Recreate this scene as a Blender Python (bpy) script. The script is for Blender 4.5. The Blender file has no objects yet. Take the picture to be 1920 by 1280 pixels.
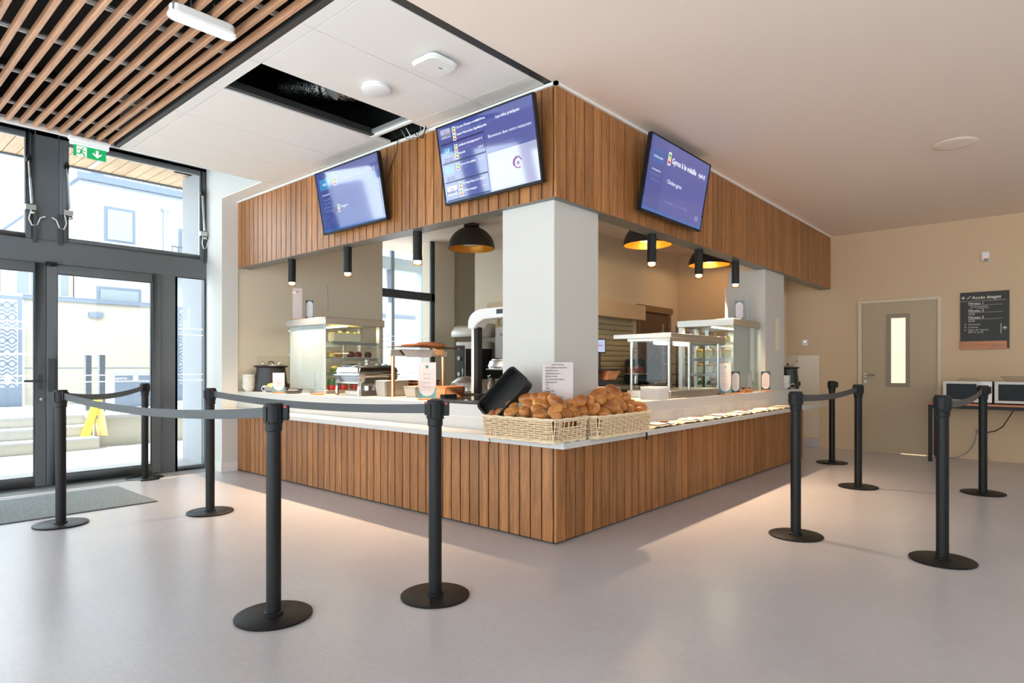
import bpy, bmesh, math, random
from mathutils import Vector, Matrix
random.seed(7)
SC = bpy.context.scene
COL = SC.collection
# ------------------------------------------------------------------ camera
PX_F = 1172.625            # focal length in pixels of the 1920 px wide frame
cam_d = bpy.data.cameras.new('camera')
cam_d.sensor_width = 36.0
cam_d.lens = PX_F / 1920.0 * 36.0
cam_d.shift_y = (687.5 - 640.0) / 1920.0
cam_d.clip_start = 0.05
cam_o = bpy.data.objects.new('camera', cam_d)
COL.objects.link(cam_o)
cam_o.location = (0, 0, 1.17)
cam_o.rotation_euler = (math.radians(90), 0, -math.radians(48.7049))
SC.camera = cam_o
# ------------------------------------------------------------------ view, world, large lights
SC.view_settings.view_transform = 'Standard'
SC.view_settings.look = 'None'
SC.view_settings.exposure = 0.65
SC.view_settings.gamma = 1.0
SC.view_settings.use_curve_mapping = False
SC.cycles.use_denoising = True
SC.cycles.max_bounces = 10
SC.cycles.diffuse_bounces = 6
SC.cycles.glossy_bounces = 4
SC.cycles.transparent_max_bounces = 24
SC.cycles.transmission_bounces = 8
SC.cycles.sample_clamp_indirect = 4.0
SC.cycles.caustics_reflective = False
SC.cycles.caustics_refractive = False
WORLD_STRENGTH = 3.8
SUN_STRENGTH = 16.0
SPOT_W = 100.0
w = bpy.data.worlds.new('daylight'); SC.world = w; w.use_nodes = True
nt = w.node_tree; nt.nodes.clear()
o_ = nt.nodes.new('ShaderNodeOutputWorld'); b_ = nt.nodes.new('ShaderNodeBackground')
b_.inputs[0].default_value = (0.88, 0.94, 1.0, 1); b_.inputs[1].default_value = WORLD_STRENGTH
nt.links.new(b_.outputs[0], o_.inputs[0])

def add_light(name, typ, loc, rot=(0, 0, 0), energy=10, color=(1, 1, 1), parent=None, **kw):
    d = bpy.data.lights.new(name, typ); d.energy = energy; d.color = color
    for k, v in kw.items():
        setattr(d, k, v)
    o = bpy.data.objects.new(name, d); COL.objects.link(o)
    o.location = loc; o.rotation_euler = rot
    if parent is not None:
        o.parent = parent
    return o
def portal(name, loc, rot, sx, sy):
    o = add_light(name, 'AREA', loc, rot, 1.0, shape='RECTANGLE', size=sx, size_y=sy)
    o.data.cycles.is_portal = True
    return o
R90 = math.radians(90)
# sky portals in the glazed openings (they only guide the sampling of the sky)
portal('portal_facade', (0.05, 7.60, 1.8), (-R90, 0, 0), 6.1, 3.6)
portal('portal_west', (-3.2, 1.7, 1.6), (0, -R90, 0), 3.0, 11.0)
portal('portal_south', (4.5, -4.25, 2.5), (R90, 0, 0), 7.0, .8)
portal('portal_kitchen', (5.78, 7.40, 1.6), (-R90, 0, 0), 1.0, 3.0)
sun = add_light('sun', 'SUN', (0, 0, 10), Vector((.62, -.07, -.78)).to_track_quat('-Z', 'Y').to_euler(), SUN_STRENGTH, (1.0, 0.98, 0.96), angle=math.radians(2))

# ------------------------------------------------------------------ materials
def lin(c):
    c = c / 255.0
    return c / 12.92 if c <= 0.04045 else ((c + 0.055) / 1.055) ** 2.4
def rgb(r, g, b):
    return (lin(r), lin(g), lin(b), 1.0)
MATS = {}
def new_mat(name):
    m = bpy.data.materials.new(name); m.use_nodes = True
    MATS[name] = m
    return m, m.node_tree.nodes, m.node_tree.links, m.node_tree.nodes['Principled BSDF']
def pbr(name, col, rough=0.5, metal=0.0, spec=0.5, noise=0.0, nscale=20.0, bump=0.0, bscale=60.0, emit=None, es=0.0, coat=0.0, stretch=(1, 1, 1), trans=0.0, alpha=1.0, sheen=0.0):
    m, N, L, P = new_mat(name)
    c = rgb(*col)
    P.inputs['Base Color'].default_value = c
    P.inputs['Roughness'].default_value = rough
    P.inputs['Metallic'].default_value = metal
    P.inputs['Specular IOR Level'].default_value = spec
    P.inputs['Coat Weight'].default_value = coat
    P.inputs['Coat Roughness'].default_value = 0.05
    P.inputs['Coat IOR'].default_value = 1.7 if coat >= 1 else 1.5
    P.inputs['Transmission Weight'].default_value = trans
    P.inputs['Alpha'].default_value = alpha
    if emit is not None:
        P.inputs['Emission Color'].default_value = rgb(*emit); P.inputs['Emission Strength'].default_value = es
    tc = N.new('ShaderNodeTexCoord'); mp = N.new('ShaderNodeMapping'); mp.inputs['Scale'].default_value = stretch
    L.new(tc.outputs['Object'], mp.inputs[0])
    if noise > 0:
        n = N.new('ShaderNodeTexNoise'); n.inputs['Scale'].default_value = nscale; n.inputs['Detail'].default_value = 4
        L.new(mp.outputs[0], n.inputs['Vector'])
        mx = N.new('ShaderNodeMix'); mx.data_type = 'RGBA'
        mx.inputs[6].default_value = tuple(v * (1 - noise) for v in c[:3]) + (1,)
        mx.inputs[7].default_value = tuple(min(1, v * (1 + noise)) for v in c[:3]) + (1,)
        L.new(n.outputs['Fac'], mx.inputs[0]); L.new(mx.outputs[2], P.inputs['Base Color'])
    if bump > 0:
        n2 = N.new('ShaderNodeTexNoise'); n2.inputs['Scale'].default_value = bscale; n2.inputs['Detail'].default_value = 3
        L.new(mp.outputs[0], n2.inputs['Vector'])
        bp = N.new('ShaderNodeBump'); bp.inputs['Strength'].default_value = bump; bp.inputs['Distance'].default_value = 0.01
        L.new(n2.outputs['Fac'], bp.inputs['Height']); L.new(bp.outputs[0], P.inputs['Normal'])
    return m
def wood(name, dark, light, axis=2, rough=0.38, grain=14.0, var=0.16):
    """fine-grained timber: stretched noise along the grain, a tone of its own for each board"""
    m, N, L, P = new_mat(name)
    P.inputs['Roughness'].default_value = rough
    tc = N.new('ShaderNodeTexCoord'); oi = N.new('ShaderNodeObjectInfo')
    ad = N.new('ShaderNodeVectorMath'); ad.operation = 'ADD'
    sc = N.new('ShaderNodeVectorMath'); sc.operation = 'SCALE'
    cx = N.new('ShaderNodeCombineXYZ')
    for i in range(3):
        L.new(oi.outputs['Random'], cx.inputs[i])
    L.new(cx.outputs[0], sc.inputs[0]); sc.inputs['Scale'].default_value = 37.0
    L.new(tc.outputs['Object'], ad.inputs[0]); L.new(sc.outputs[0], ad.inputs[1])
    mp = N.new('ShaderNodeMapping'); s = [grain, grain, grain]; s[axis] = grain * 0.06; mp.inputs['Scale'].default_value = s
    L.new(ad.outputs[0], mp.inputs[0])
    n1 = N.new('ShaderNodeTexNoise'); n1.inputs['Scale'].default_value = 1.6; n1.inputs['Detail'].default_value = 5; n1.inputs['Distortion'].default_value = 0.8
    n2 = N.new('ShaderNodeTexNoise'); n2.inputs['Scale'].default_value = 9.0; n2.inputs['Detail'].default_value = 3
    L.new(mp.outputs[0], n1.inputs['Vector']); L.new(mp.outputs[0], n2.inputs['Vector'])
    av = N.new('ShaderNodeMath'); av.operation = 'MULTIPLY_ADD'; av.inputs[1].default_value = 0.45
    L.new(n2.outputs['Fac'], av.inputs[0])
    h = N.new('ShaderNodeMath'); h.operation = 'MULTIPLY'; h.inputs[1].default_value = 0.55
    L.new(n1.outputs['Fac'], h.inputs[0]); L.new(h.outputs[0], av.inputs[2])
    cr = N.new('ShaderNodeValToRGB')
    cr.color_ramp.elements[0].position = 0.36; cr.color_ramp.elements[0].color = rgb(*dark)
    cr.color_ramp.elements[1].position = 0.64; cr.color_ramp.elements[1].color = rgb(*light)
    L.new(av.outputs[0], cr.inputs[0])
    hs = N.new('ShaderNodeHueSaturation')
    vr = N.new('ShaderNodeMapRange'); vr.inputs['To Min'].default_value = 1 - var; vr.inputs['To Max'].default_value = 1 + var
    L.new(oi.outputs['Random'], vr.inputs['Value']); L.new(vr.outputs[0], hs.inputs['Value'])
    L.new(cr.outputs[0], hs.inputs['Color']); L.new(hs.outputs[0], P.inputs['Base Color'])
    bp = N.new('ShaderNodeBump'); bp.inputs['Strength'].default_value = 0.15; bp.inputs['Distance'].default_value = 0.004
    L.new(av.outputs[0], bp.inputs['Height']); L.new(bp.outputs[0], P.inputs['Normal'])
    return m
def glass(name, tint=(235, 245, 245), refl=1.0, rough=0.0):
    """thin pane: clear transmission plus a Fresnel reflection"""
    m, N, L, P = new_mat(name)
    N.remove(P)
    out = [n for n in N if n.type == 'OUTPUT_MATERIAL'][0]
    t = N.new('ShaderNodeBsdfTransparent'); t.inputs[0].default_value = rgb(*tint)
    g = N.new('ShaderNodeBsdfGlossy'); g.inputs['Roughness'].default_value = rough
    f = N.new('ShaderNodeFresnel'); f.inputs['IOR'].default_value = 1.45
    k = N.new('ShaderNodeMath'); k.operation = 'MULTIPLY'; k.inputs[1].default_value = refl
    ge = N.new('ShaderNodeNewGeometry'); inv = N.new('ShaderNodeMath'); inv.operation = 'SUBTRACT'; inv.inputs[0].default_value = 1.0; inv.use_clamp = True
    L.new(ge.outputs['Backfacing'], inv.inputs[1])
    k2 = N.new('ShaderNodeMath'); k2.operation = 'MULTIPLY'; L.new(f.outputs[0], k2.inputs[0]); L.new(inv.outputs[0], k2.inputs[1])
    L.new(k2.outputs[0], k.inputs[0])
    mx = N.new('ShaderNodeMixShader'); L.new(k.outputs[0], mx.inputs[0]); L.new(t.outputs[0], mx.inputs[1]); L.new(g.outputs[0], mx.inputs[2])
    L.new(mx.outputs[0], out.inputs[0])
    return m
def emission(name, col, strength):
    m, N, L, P = new_mat(name)
    P.inputs['Base Color'].default_value = rgb(*col)
    P.inputs['Emission Color'].default_value = rgb(*col); P.inputs['Emission Strength'].default_value = strength
    return m

# floor: pale lilac-grey vinyl, faintly marbled
def floor_mat():
    m, N, L, P = new_mat('vinyl_floor')
    tc = N.new('ShaderNodeTexCoord')
    n1 = N.new('ShaderNodeTexNoise'); n1.inputs['Scale'].default_value = 1.1; n1.inputs['Detail'].default_value = 3
    n2 = N.new('ShaderNodeTexNoise'); n2.inputs['Scale'].default_value = 55; n2.inputs['Detail'].default_value = 6; n2.inputs['Distortion'].default_value = 1.5
    mp = N.new('ShaderNodeMapping'); mp.inputs['Scale'].default_value = (1, .35, 1)
    L.new(tc.outputs['Object'], mp.inputs[0]); L.new(tc.outputs['Object'], n1.inputs['Vector']); L.new(mp.outputs[0], n2.inputs['Vector'])
    cr = N.new('ShaderNodeValToRGB')
    cr.color_ramp.elements[0].position = 0.35; cr.color_ramp.elements[0].color = rgb(*FLOOR_A)
    cr.color_ramp.elements[1].position = 0.68; cr.color_ramp.elements[1].color = rgb(*FLOOR_B)
    av = N.new('ShaderNodeMath'); av.operation = 'MULTIPLY_ADD'; av.inputs[1].default_value = 0.5
    h = N.new('ShaderNodeMath'); h.operation = 'MULTIPLY'; h.inputs[1].default_value = 0.5
    L.new(n1.outputs['Fac'], h.inputs[0]); L.new(n2.outputs['Fac'], av.inputs[0]); L.new(h.outputs[0], av.inputs[2])
    L.new(av.outputs[0], cr.inputs[0]); L.new(cr.outputs[0], P.inputs['Base Color'])
    P.inputs['Roughness'].default_value = 0.28
    P.inputs['Specular IOR Level'].default_value = 0.7
FLOOR_A = (190, 187, 191); FLOOR_B = (206, 204, 207)
floor_mat()
pbr('wall_white', (222, 222, 218), 0.7, bump=0.03, bscale=180)
pbr('wall_cream', (218, 190, 154), 0.7, noise=0.02, nscale=3, bump=0.03, bscale=180)
pbr('column_paint', (206, 203, 197), 0.6)
pbr('wall_kitchen', (230, 218, 196), 0.7, noise=0.02, nscale=3)
pbr('ceiling_paint', (242, 226, 213), 0.85)
pbr('ceiling_tile', (236, 231, 224), 0.9, noise=0.01, nscale=300)
pbr('white_lacquer', (240, 238, 234), 0.35)
pbr('white_solid_surface', (210, 208, 204), 0.28)
pbr('black_void', (16, 16, 16), 0.9)
pbr('dark_strip', (46, 48, 48), 0.5)
pbr('soffit_grey', (112, 112, 106), 0.35)
pbr('aluminium_grey', (98, 103, 107), 0.36, noise=0.03, nscale=4)
pbr('aluminium_grey_dark', (66, 70, 73), 0.45)
pbr('black_backing', (26, 22, 18), 0.7)
wood('wood_board', (132, 84, 44), (182, 124, 72), axis=2, var=0.16)
wood('wood_slat', (164, 118, 88), (204, 158, 122), axis=1, var=0.1)
wood('wood_eave', (196, 160, 122), (224, 194, 158), axis=1, var=0.06)
wood('wood_light', (176, 118, 70), (206, 150, 98), axis=0, var=0.05)
wood('wood_table', (176, 100, 50), (204, 128, 70), axis=1, var=0.03)
glass('pane_glass', (246, 250, 250), 1.0)
glass('case_glass', (249, 252, 251), 1.1)
glass('clear_acrylic', (249, 250, 251), 1.0)
glass('thin_glass', (253, 253, 253), 0.6)
pbr('black_metal', (24, 24, 24), 0.46, spec=0.3, noise=0.05, nscale=80)
pbr('black_plastic', (24, 24, 25), 0.5, spec=0.3)
pbr('belt_webbing', (70, 73, 75), 0.5, bump=0.25, bscale=220, stretch=(.05, .05, 1))
pbr('red_plastic', (200, 40, 50), 0.4)
pbr('steel', (196, 194, 190), 0.25, metal=1.0, noise=0.04, nscale=40)
pbr('brushed_steel', (200, 196, 188), 0.38, metal=1.0, bump=0.05, bscale=200, stretch=(.04, .04, 1))
pbr('chrome', (222, 224, 226), 0.08, metal=1.0)
pbr('copper', (214, 158, 120), 0.22, metal=1.0)
pbr('galvanised', (176, 178, 178), 0.4, metal=0.5)
pbr('white_plastic', (238, 238, 236), 0.4)
pbr('grey_plastic', (150, 152, 152), 0.5)
pbr('led_green', (80, 230, 140), 0.3, emit=(80, 230, 140), es=2.0)
pbr('led_red', (240, 40, 70), 0.3, emit=(240, 40, 70), es=2.0)
pbr('paper', (236, 232, 228), 0.8)
pbr('paper_pink', (228, 212, 206), 0.8)
pbr('card_teal', (86, 150, 158), 0.7)
pbr('card_dark_teal', (44, 72, 80), 0.7)
pbr('ink', (46, 44, 52), 0.8)
pbr('ink_pale', (150, 138, 144), 0.8)
pbr('ink_red', (214, 90, 110), 0.8)
pbr('ceramic', (238, 236, 228), 0.2, coat=0.4)
pbr('kettle_black', (34, 34, 35), 0.4)
pbr('wicker', (230, 203, 166), 0.6, noise=0.25, nscale=40)
pbr('wicker_pale', (240, 219, 186), 0.6, noise=0.2, nscale=40)
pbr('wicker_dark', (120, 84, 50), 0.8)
pbr('leather_black', (22, 24, 26), 0.45, bump=0.1, bscale=120)
pbr('strap_black', (30, 28, 26), 0.6)

def frost():
    m, N, L, P = new_mat('frost_stripe'); N.remove(P)
    out = [n for n in N if n.type == 'OUTPUT_MATERIAL'][0]
    a = N.new('ShaderNodeBsdfTranslucent'); a.inputs[0].default_value = (.95, .95, .95, 1)
    b = N.new('ShaderNodeBsdfDiffuse'); b.inputs[0].default_value = (.9, .9, .9, 1)
    mx = N.new('ShaderNodeMixShader'); mx.inputs[0].default_value = .3
    L.new(a.outputs[0], mx.inputs[1]); L.new(b.outputs[0], mx.inputs[2]); L.new(mx.outputs[0], out.inputs[0])
frost()
# ------------------------------------------------------------------ mesh helpers
class MB:
    """collects primitive shapes (world or local coordinates) into one mesh"""
    def __init__(self):
        self.v = []; self.f = []
    def add(self, vs, fs):
        k = len(self.v); self.v += [tuple(p) for p in vs]; self.f += [tuple(i + k for i in f) for f in fs]; return self
    def box(self, x0, x1, y0, y1, z0, z1):
        x0, x1 = min(x0, x1), max(x0, x1); y0, y1 = min(y0, y1), max(y0, y1); z0, z1 = min(z0, z1), max(z0, z1)
        vs = [(x, y, z) for z in (z0, z1) for y in (y0, y1) for x in (x0, x1)]
        return self.add(vs, [(0, 2, 3, 1), (4, 5, 7, 6), (0, 1, 5, 4), (2, 6, 7, 3), (0, 4, 6, 2), (1, 3, 7, 5)])
    def taper(self, cx, cy, z0, z1, a0, b0, a1, b1):
        """box whose base is a0 x b0 and top a1 x b1"""
        vs = []
        for z, a, b in ((z0, a0, b0), (z1, a1, b1)):
            for sy in (-1, 1):
                for sx in (-1, 1):
                    vs.append((cx + sx * a / 2, cy + sy * b / 2, z))
        return self.add(vs, [(0, 2, 3, 1), (4, 5, 7, 6), (0, 1, 5, 4), (2, 6, 7, 3), (0, 4, 6, 2), (1, 3, 7, 5)])
    def obox(self, c, ex, ey, ez):
        """box with centre c and half-extent vectors"""
        c, ex, ey, ez = Vector(c), Vector(ex), Vector(ey), Vector(ez)
        vs = [c + sx * ex + sy * ey + sz * ez for sz in (-1, 1) for sy in (-1, 1) for sx in (-1, 1)]
        fl = ex.cross(ey).dot(ez) < 0
        fs = [(0, 2, 3, 1), (4, 5, 7, 6), (0, 1, 5, 4), (2, 6, 7, 3), (0, 4, 6, 2), (1, 3, 7, 5)]
        return self.add(vs, [tuple(reversed(f)) for f in fs] if fl else fs)
    def cyl(self, p0, p1, r, n=16, r2=None, cap=True):
        p0, p1 = Vector(p0), Vector(p1); d = (p1 - p0).normalized()
        a = Vector((0, 0, 1)) if abs(d.z) < 0.9 else Vector((1, 0, 0))
        u = d.cross(a).normalized(); w_ = d.cross(u)
        r2 = r if r2 is None else r2
        vs = []
        for p, q in ((p0, r), (p1, r2)):
            for i in range(n):
                t = 2 * math.pi * i / n; vs.append(p + q * (math.cos(t) * u + math.sin(t) * w_))
        fs = [(i, (i + 1) % n, n + (i + 1) % n, n + i) for i in range(n)]
        fs = [tuple(reversed(f)) for f in fs]
        if cap:
            fs += [tuple(range(n)), tuple(reversed(range(n, 2 * n)))]
        return self.add(vs, fs)
    def lathe(self, prof, c=(0, 0, 0), n=24):
        """profile [(radius, z), ...] turned about the vertical axis through c"""
        vs = []; fs = []; m = len(prof)
        for i in range(n):
            t = 2 * math.pi * i / n
            for r, z in prof:
                vs.append((c[0] + r * math.cos(t), c[1] + r * math.sin(t), c[2] + z))
        for i in range(n):
            j = (i + 1) % n
            for k in range(m - 1):
                fs.append((i * m + k, j * m + k, j * m + k + 1, i * m + k + 1))
        return self.add(vs, fs)
    def tube(self, pts, r, n=8, cap=True):
        pts = [Vector(p) for p in pts]; vs = []; fs = []; u = None
        rs = r if isinstance(r, (list, tuple)) else [r] * len(pts)
        for i, p in enumerate(pts):
            d = (pts[min(i + 1, len(pts) - 1)] - pts[max(i - 1, 0)]).normalized()
            if u is None:
                a = Vector((0, 0, 1)) if abs(d.z) < 0.9 else Vector((1, 0, 0)); u = d.cross(a).normalized()
            else:
                u = (u - d * u.dot(d)).normalized()
            w_ = d.cross(u)
            for k in range(n):
                t = 2 * math.pi * k / n; vs.append(p + rs[i] * (math.cos(t) * u + math.sin(t) * w_))
        for i in range(len(pts) - 1):
            for k in range(n):
                fs.append((i * n + (k + 1) % n, i * n + k, (i + 1) * n + k, (i + 1) * n + (k + 1) % n))
        if cap:
            fs += [tuple(range(n)), tuple(reversed(range((len(pts) - 1) * n, len(pts) * n)))]
        return self.add(vs, fs)
    def ribbon(self, pts, h, t, up=(0, 0, 1)):
        """flat band along pts, height h (along up), thickness t"""
        pts = [Vector(p) for p in pts]; up = Vector(up); vs = []; fs = []
        for i, p in enumerate(pts):
            d = (pts[min(i + 1, len(pts) - 1)] - pts[max(i - 1, 0)]).normalized()
            s = d.cross(up).normalized() * t / 2; q = up * h / 2
            vs += [p + s + q, p - s + q, p - s - q, p + s - q]
        for i in range(len(pts) - 1):
            for k in range(4):
                fs.append((i * 4 + k, i * 4 + (k + 1) % 4, i * 4 + 4 + (k + 1) % 4, i * 4 + 4 + k))
        fs += [(3, 2, 1, 0), tuple(len(pts) * 4 - 4 + k for k in range(4))]
        return self.add(vs, fs)
    def prism(self, poly, o, ex, ey, ez):
        """polygon in the (ex, ey) plane at o, extruded along ez"""
        o, ex, ey, ez = Vector(o), Vector(ex), Vector(ey), Vector(ez); n = len(poly)
        vs = [o + a * ex + b * ey for a, b in poly] + [o + a * ex + b * ey + ez for a, b in poly]
        fs = [tuple(reversed(range(n))), tuple(range(n, 2 * n))] + [(i, (i + 1) % n, n + (i + 1) % n, n + i) for i in range(n)]
        return self.add(vs, fs)
    def ball(self, c, r, sz=1.0, n=12, m=8):
        return self.lathe([(r * math.sin(math.pi * k / m), -sz * r * math.cos(math.pi * k / m)) for k in range(m + 1)], c, n)
    def mesh(self, name, m, off=(0, 0, 0), smooth=True, bevel=0.0, seg=2, fix=True):
        me = bpy.data.meshes.new(name)
        me.from_pydata([(p[0] - off[0], p[1] - off[1], p[2] - off[2]) for p in self.v], [], self.f)
        me.update()
        if fix or bevel > 0:
            bm = bmesh.new(); bm.from_mesh(me)
            if fix:
                bmesh.ops.remove_doubles(bm, verts=bm.verts, dist=1e-6)
                bmesh.ops.recalc_face_normals(bm, faces=bm.faces)
            if bevel > 0:
                es = [e for e in bm.edges if len(e.link_faces) == 2 and e.calc_face_angle(0) > math.radians(35)]
                bmesh.ops.bevel(bm, geom=es, offset=bevel, segments=seg, affect='EDGES', clamp_overlap=True)
            bm.to_mesh(me); bm.free()
        if smooth:
            me.shade_smooth(); me.set_sharp_from_angle(angle=math.radians(38))
        me.materials.append(MATS[m] if isinstance(m, str) else m)
        return me
def put(name, me, parent=None, loc=(0, 0, 0), rot=None):
    o = bpy.data.objects.new(name, me); COL.objects.link(o); o.location = loc
    if rot is not None:
        o.rotation_euler = rot
    if parent is not None:
        o.parent = parent
    return o
def wloc(e):
    p = Vector((0, 0, 0))
    while e is not None:
        p += Vector(e.location); e = e.parent
    return p
def part(parent, name, mb, m, **kw):
    """a part given in world coordinates, stored relative to its (unrotated) parent"""
    return put(name, mb.mesh(name, m, off=wloc(parent), **kw), parent)
def tag(o, label=None, cat=None, group=None, kind=None):
    if label: o['label'] = label
    if cat: o['category'] = cat
    if group: o['group'] = group
    if kind: o['kind'] = kind
    return o
def thing(name, loc, label, cat, group=None, rotz=0.0):
    o = bpy.data.objects.new(name, None); COL.objects.link(o); o.location = loc; o.rotation_euler = (0, 0, rotz)
    o.empty_display_size = 0.1
    return tag(o, label, cat, group)
def struct(name, mb, m, label=None, parent=None, **kw):
    if parent is not None:
        return part(parent, name, mb, m, **kw)
    c = Vector((min(p[0] for p in mb.v), min(p[1] for p in mb.v), min(p[2] for p in mb.v)))
    o = put(name, mb.mesh(name, m, off=c, **kw), None, c)
    o['kind'] = 'structure'
    if label: o['label'] = label
    return o
def solid(name, mb, m, label, cat, group=None, **kw):
    """a thing that is one mesh"""
    xs = [p[0] for p in mb.v]; ys = [p[1] for p in mb.v]; z0 = min(p[2] for p in mb.v)
    c = Vector(((min(xs) + max(xs)) / 2, (min(ys) + max(ys)) / 2, z0))
    o = put(name, mb.mesh(name, m, off=c, **kw), None, c)
    return tag(o, label, cat, group)
def copy_tree(o, parent=None, loc=None, rotz=None, label=None):
    c = o.copy(); COL.objects.link(c); c.parent = parent
    if loc is not None: c.location = loc
    if rotz is not None: c.rotation_euler = (0, 0, rotz)
    if label: c['label'] = label
    for ch in list(o.children):
        copy_tree(ch, c)
    return c
_txt = {}
def text_mb(s, size, o, ex, ey, align='LEFT', extrude=0.0004, bold=False):
    """lettering as thin solid mesh; o = baseline start, ex/ey = reading and up directions"""
    key = (s, align, bold)
    if key not in _txt:
        cu = bpy.data.curves.new('lettering', 'FONT'); cu.body = s; cu.size = 1.0; cu.align_x = align; cu.resolution_u = 2
        if bold: cu.offset = 0.018
        ob = bpy.data.objects.new('lettering', cu); COL.objects.link(ob)
        dg = bpy.context.evaluated_depsgraph_get()
        me = bpy.data.meshes.new_from_object(ob.evaluated_get(dg))
        _txt[key] = ([tuple(v.co) for v in me.vertices], [tuple(p.vertices) for p in me.polygons])
        bpy.data.objects.remove(ob); bpy.data.curves.remove(cu); bpy.data.meshes.remove(me)
    vs, fs = _txt[key]
    o, ex, ey = Vector(o), Vector(ex), Vector(ey); ez = ex.cross(ey)
    mb = MB(); mb.add([o + size * (v[0] * ex + v[1] * ey) + extrude * ez for v in vs], fs)
    return mb
def letter(parent, s, size, o, ex, ey, m, align='LEFT', bold=False, name='lettering'):
    mb = text_mb(s, size, o, ex, ey, align, bold=bold)
    if mb.v:
        return part(parent, name, mb, m, smooth=False, fix=False)

# ------------------------------------------------------------------ room shell
XW, XE, YS, YG = -2.98, 9.78, -4.0, 7.40     # west / east walls, south wall, glazed facade
ZC, ZR = 3.04, 3.62                         # ceiling, roof
CX, CY = 3.271, 2.491                       # front planes of counter and fascia
FX, FY = 3.42, 2.64                         # back planes of the fascia
YK = 7.02                                   # kitchen back wall
fl = struct('floor', MB().box(XW, XE, YS, YG, -0.12, 0), 'vinyl_floor', 'pale lilac grey vinyl floor')
struct('ceiling', MB().box(1.80, XE, YS, 2.51, ZC, ZC + .1).box(FX, XE, 2.51, 8.1, ZC, ZC + .1), 'ceiling_paint', 'smooth warm white plaster ceiling')
struct('trim_1', MB().box(1.80, CX, 2.51, 2.575, ZC + .004, ZC + .07), 'dark_strip', 'black recessed joint between tile ceiling and plaster ceiling', smooth=False)
struct('trim_2', MB().box(1.762, 1.80, YS, 6.05, ZC, ZC + .09), 'dark_strip', 'dark grey edge strip beside the timber slat ceiling', smooth=False)
struct('roof', MB().box(XW - .3, XE + .3, YS - .3, 7.62, ZR, ZR + .15).box(3.1, XE + .3, 7.62, 8.4, ZR, ZR + .15), 'black_void', 'roof slab above the suspended ceilings', smooth=False)
struct('ceiling_void', MB().box(XW, FX, YS, 6.04, ZR - .10, ZR - .002), 'black_void', 'black void above the slats', smooth=False)
struct('wall_south', MB().box(XW - .2, 1.0, YS - .2, YS, -0.12, ZR).box(8.0, XE + .2, YS - .2, YS, -0.12, ZR).box(1.0, 8.0, YS - .2, YS, -0.12, 2.1).box(1.0, 8.0, YS - .2, YS, 2.9, ZR), 'wall_white', 'white rear wall with a long high window added for daylight')
struct('window_90', MB().box(1.0, 8.0, YS - .11, YS - .104, 2.1, 2.9), 'pane_glass', 'long unseen window added in the rear wall for daylight', smooth=False)  # opening added behind the camera to brighten the right side
mbs = MB()
for k in range(6):
    mbs.box(1.0 + 1.39 * k, 1.05 + 1.39 * k, YS - .14, YS - .07, 2.1, 2.9)
struct('trim_90', mbs, 'aluminium_grey', 'dark grey posts of the added rear window', smooth=False)
struct('ceiling_void_dark_end', MB().box(XW, 1.80, 6.03, 6.044, ZC + .05, ZR - .1), 'black_void', 'black panel added to keep the end of the slat void dark', smooth=False)  # added black sheet, hides the pale bulkhead so the void stays dark
struct('wall_east', MB().box(XE, XE + .2, YS, 2.17, 0, ZR).box(XE, XE + .2, 2.17, 8.3, 0, ZR), 'wall_cream', 'cream painted wall with the door')
# fascia of the ceiling edge above the entrance (y = 6.05) and the bulkhead above the counter end
struct('trim_3', MB().box(XW, 3.09, 6.045, 6.065, ZC - .004, ZC + .03), 'white_lacquer', 'thin white edge trim of the suspended ceiling', smooth=False)
struct('wall_bulkhead', MB().box(3.09, 3.25, 6.05, YG + .06, ZC + .021, ZR).box(XW, 3.09, 6.05, 6.07, ZC + .03, ZR), 'wall_white', 'white bulkhead over the entrance')
pier = struct('wall_pier', MB().box(3.09, CX, 7.0, YG + .10, 0, ZC + .02), 'wall_white', 'white pier between entrance and counter')
struct('baseboard_pier', MB().box(3.078, 3.09, 6.988, YG, 0, .11).box(3.078, CX - .004, 6.988, 7.0, 0, .11), 'white_lacquer', 'white skirting around the pier', bevel=.003)
# suspended tiles: frame bars and tiles
tiles = tag(put('ceiling_tile_field', None, None, (1.80, 2.575, ZC)), None, None, None, 'structure')
tiles['label'] = 'suspended white tile ceiling with one open bay'
rows = [2.575, 3.11, 3.71, 4.26, 4.86, 5.45, 6.05]
cols = [1.80, 1.88, 3.09, CX - .016]
g = .0025
for i in range(6):
    for j in range(3):
        if i == 2 and j == 1:
            continue
        y0, y1 = rows[i], rows[i + 1]
        if j == 2:
            if i == 2: continue
            if i == 3: y0 = 4.20
        part(tiles, 'tile', MB().box(cols[j] + g, cols[j + 1] - g, y0 + g, y1 - g, ZC, ZC + .02), 'ceiling_tile', smooth=False, bevel=.001, seg=1)
part(tiles, 'tile', MB().box(3.09 + g, CX - .016 - g, 6.05 + g, 7.0, ZC, ZC + .02), 'ceiling_tile', smooth=False)
part(tiles, 'tile', MB().box(3.09 + g, CX - .016 - g, 3.71, 3.74, ZC, ZC + .02), 'ceiling_tile', smooth=False)
part(tiles, 'backing_panel', MB().box(1.80, CX, 2.575, 3.70, ZC + .021, ZC + .025).box(1.80, CX, 4.27, 6.04, ZC + .021, ZC + .025), 'grey_plastic', smooth=False)
part(tiles, 'grid_bar', MB().box(1.88, 3.11, 4.235, 4.262, ZC + .001, ZC + .012), 'white_lacquer', smooth=False)
part(tiles, 'grid_bar', MB().box(1.88, 3.09, 4.19, 4.235, ZC + .012, ZC + .06), 'dark_strip', smooth=False)
part(tiles, 'grid_bar', MB().box(3.075, 3.10, 3.71, 4.25, ZC + .001, ZC + .03), 'white_lacquer', smooth=False)
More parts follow.
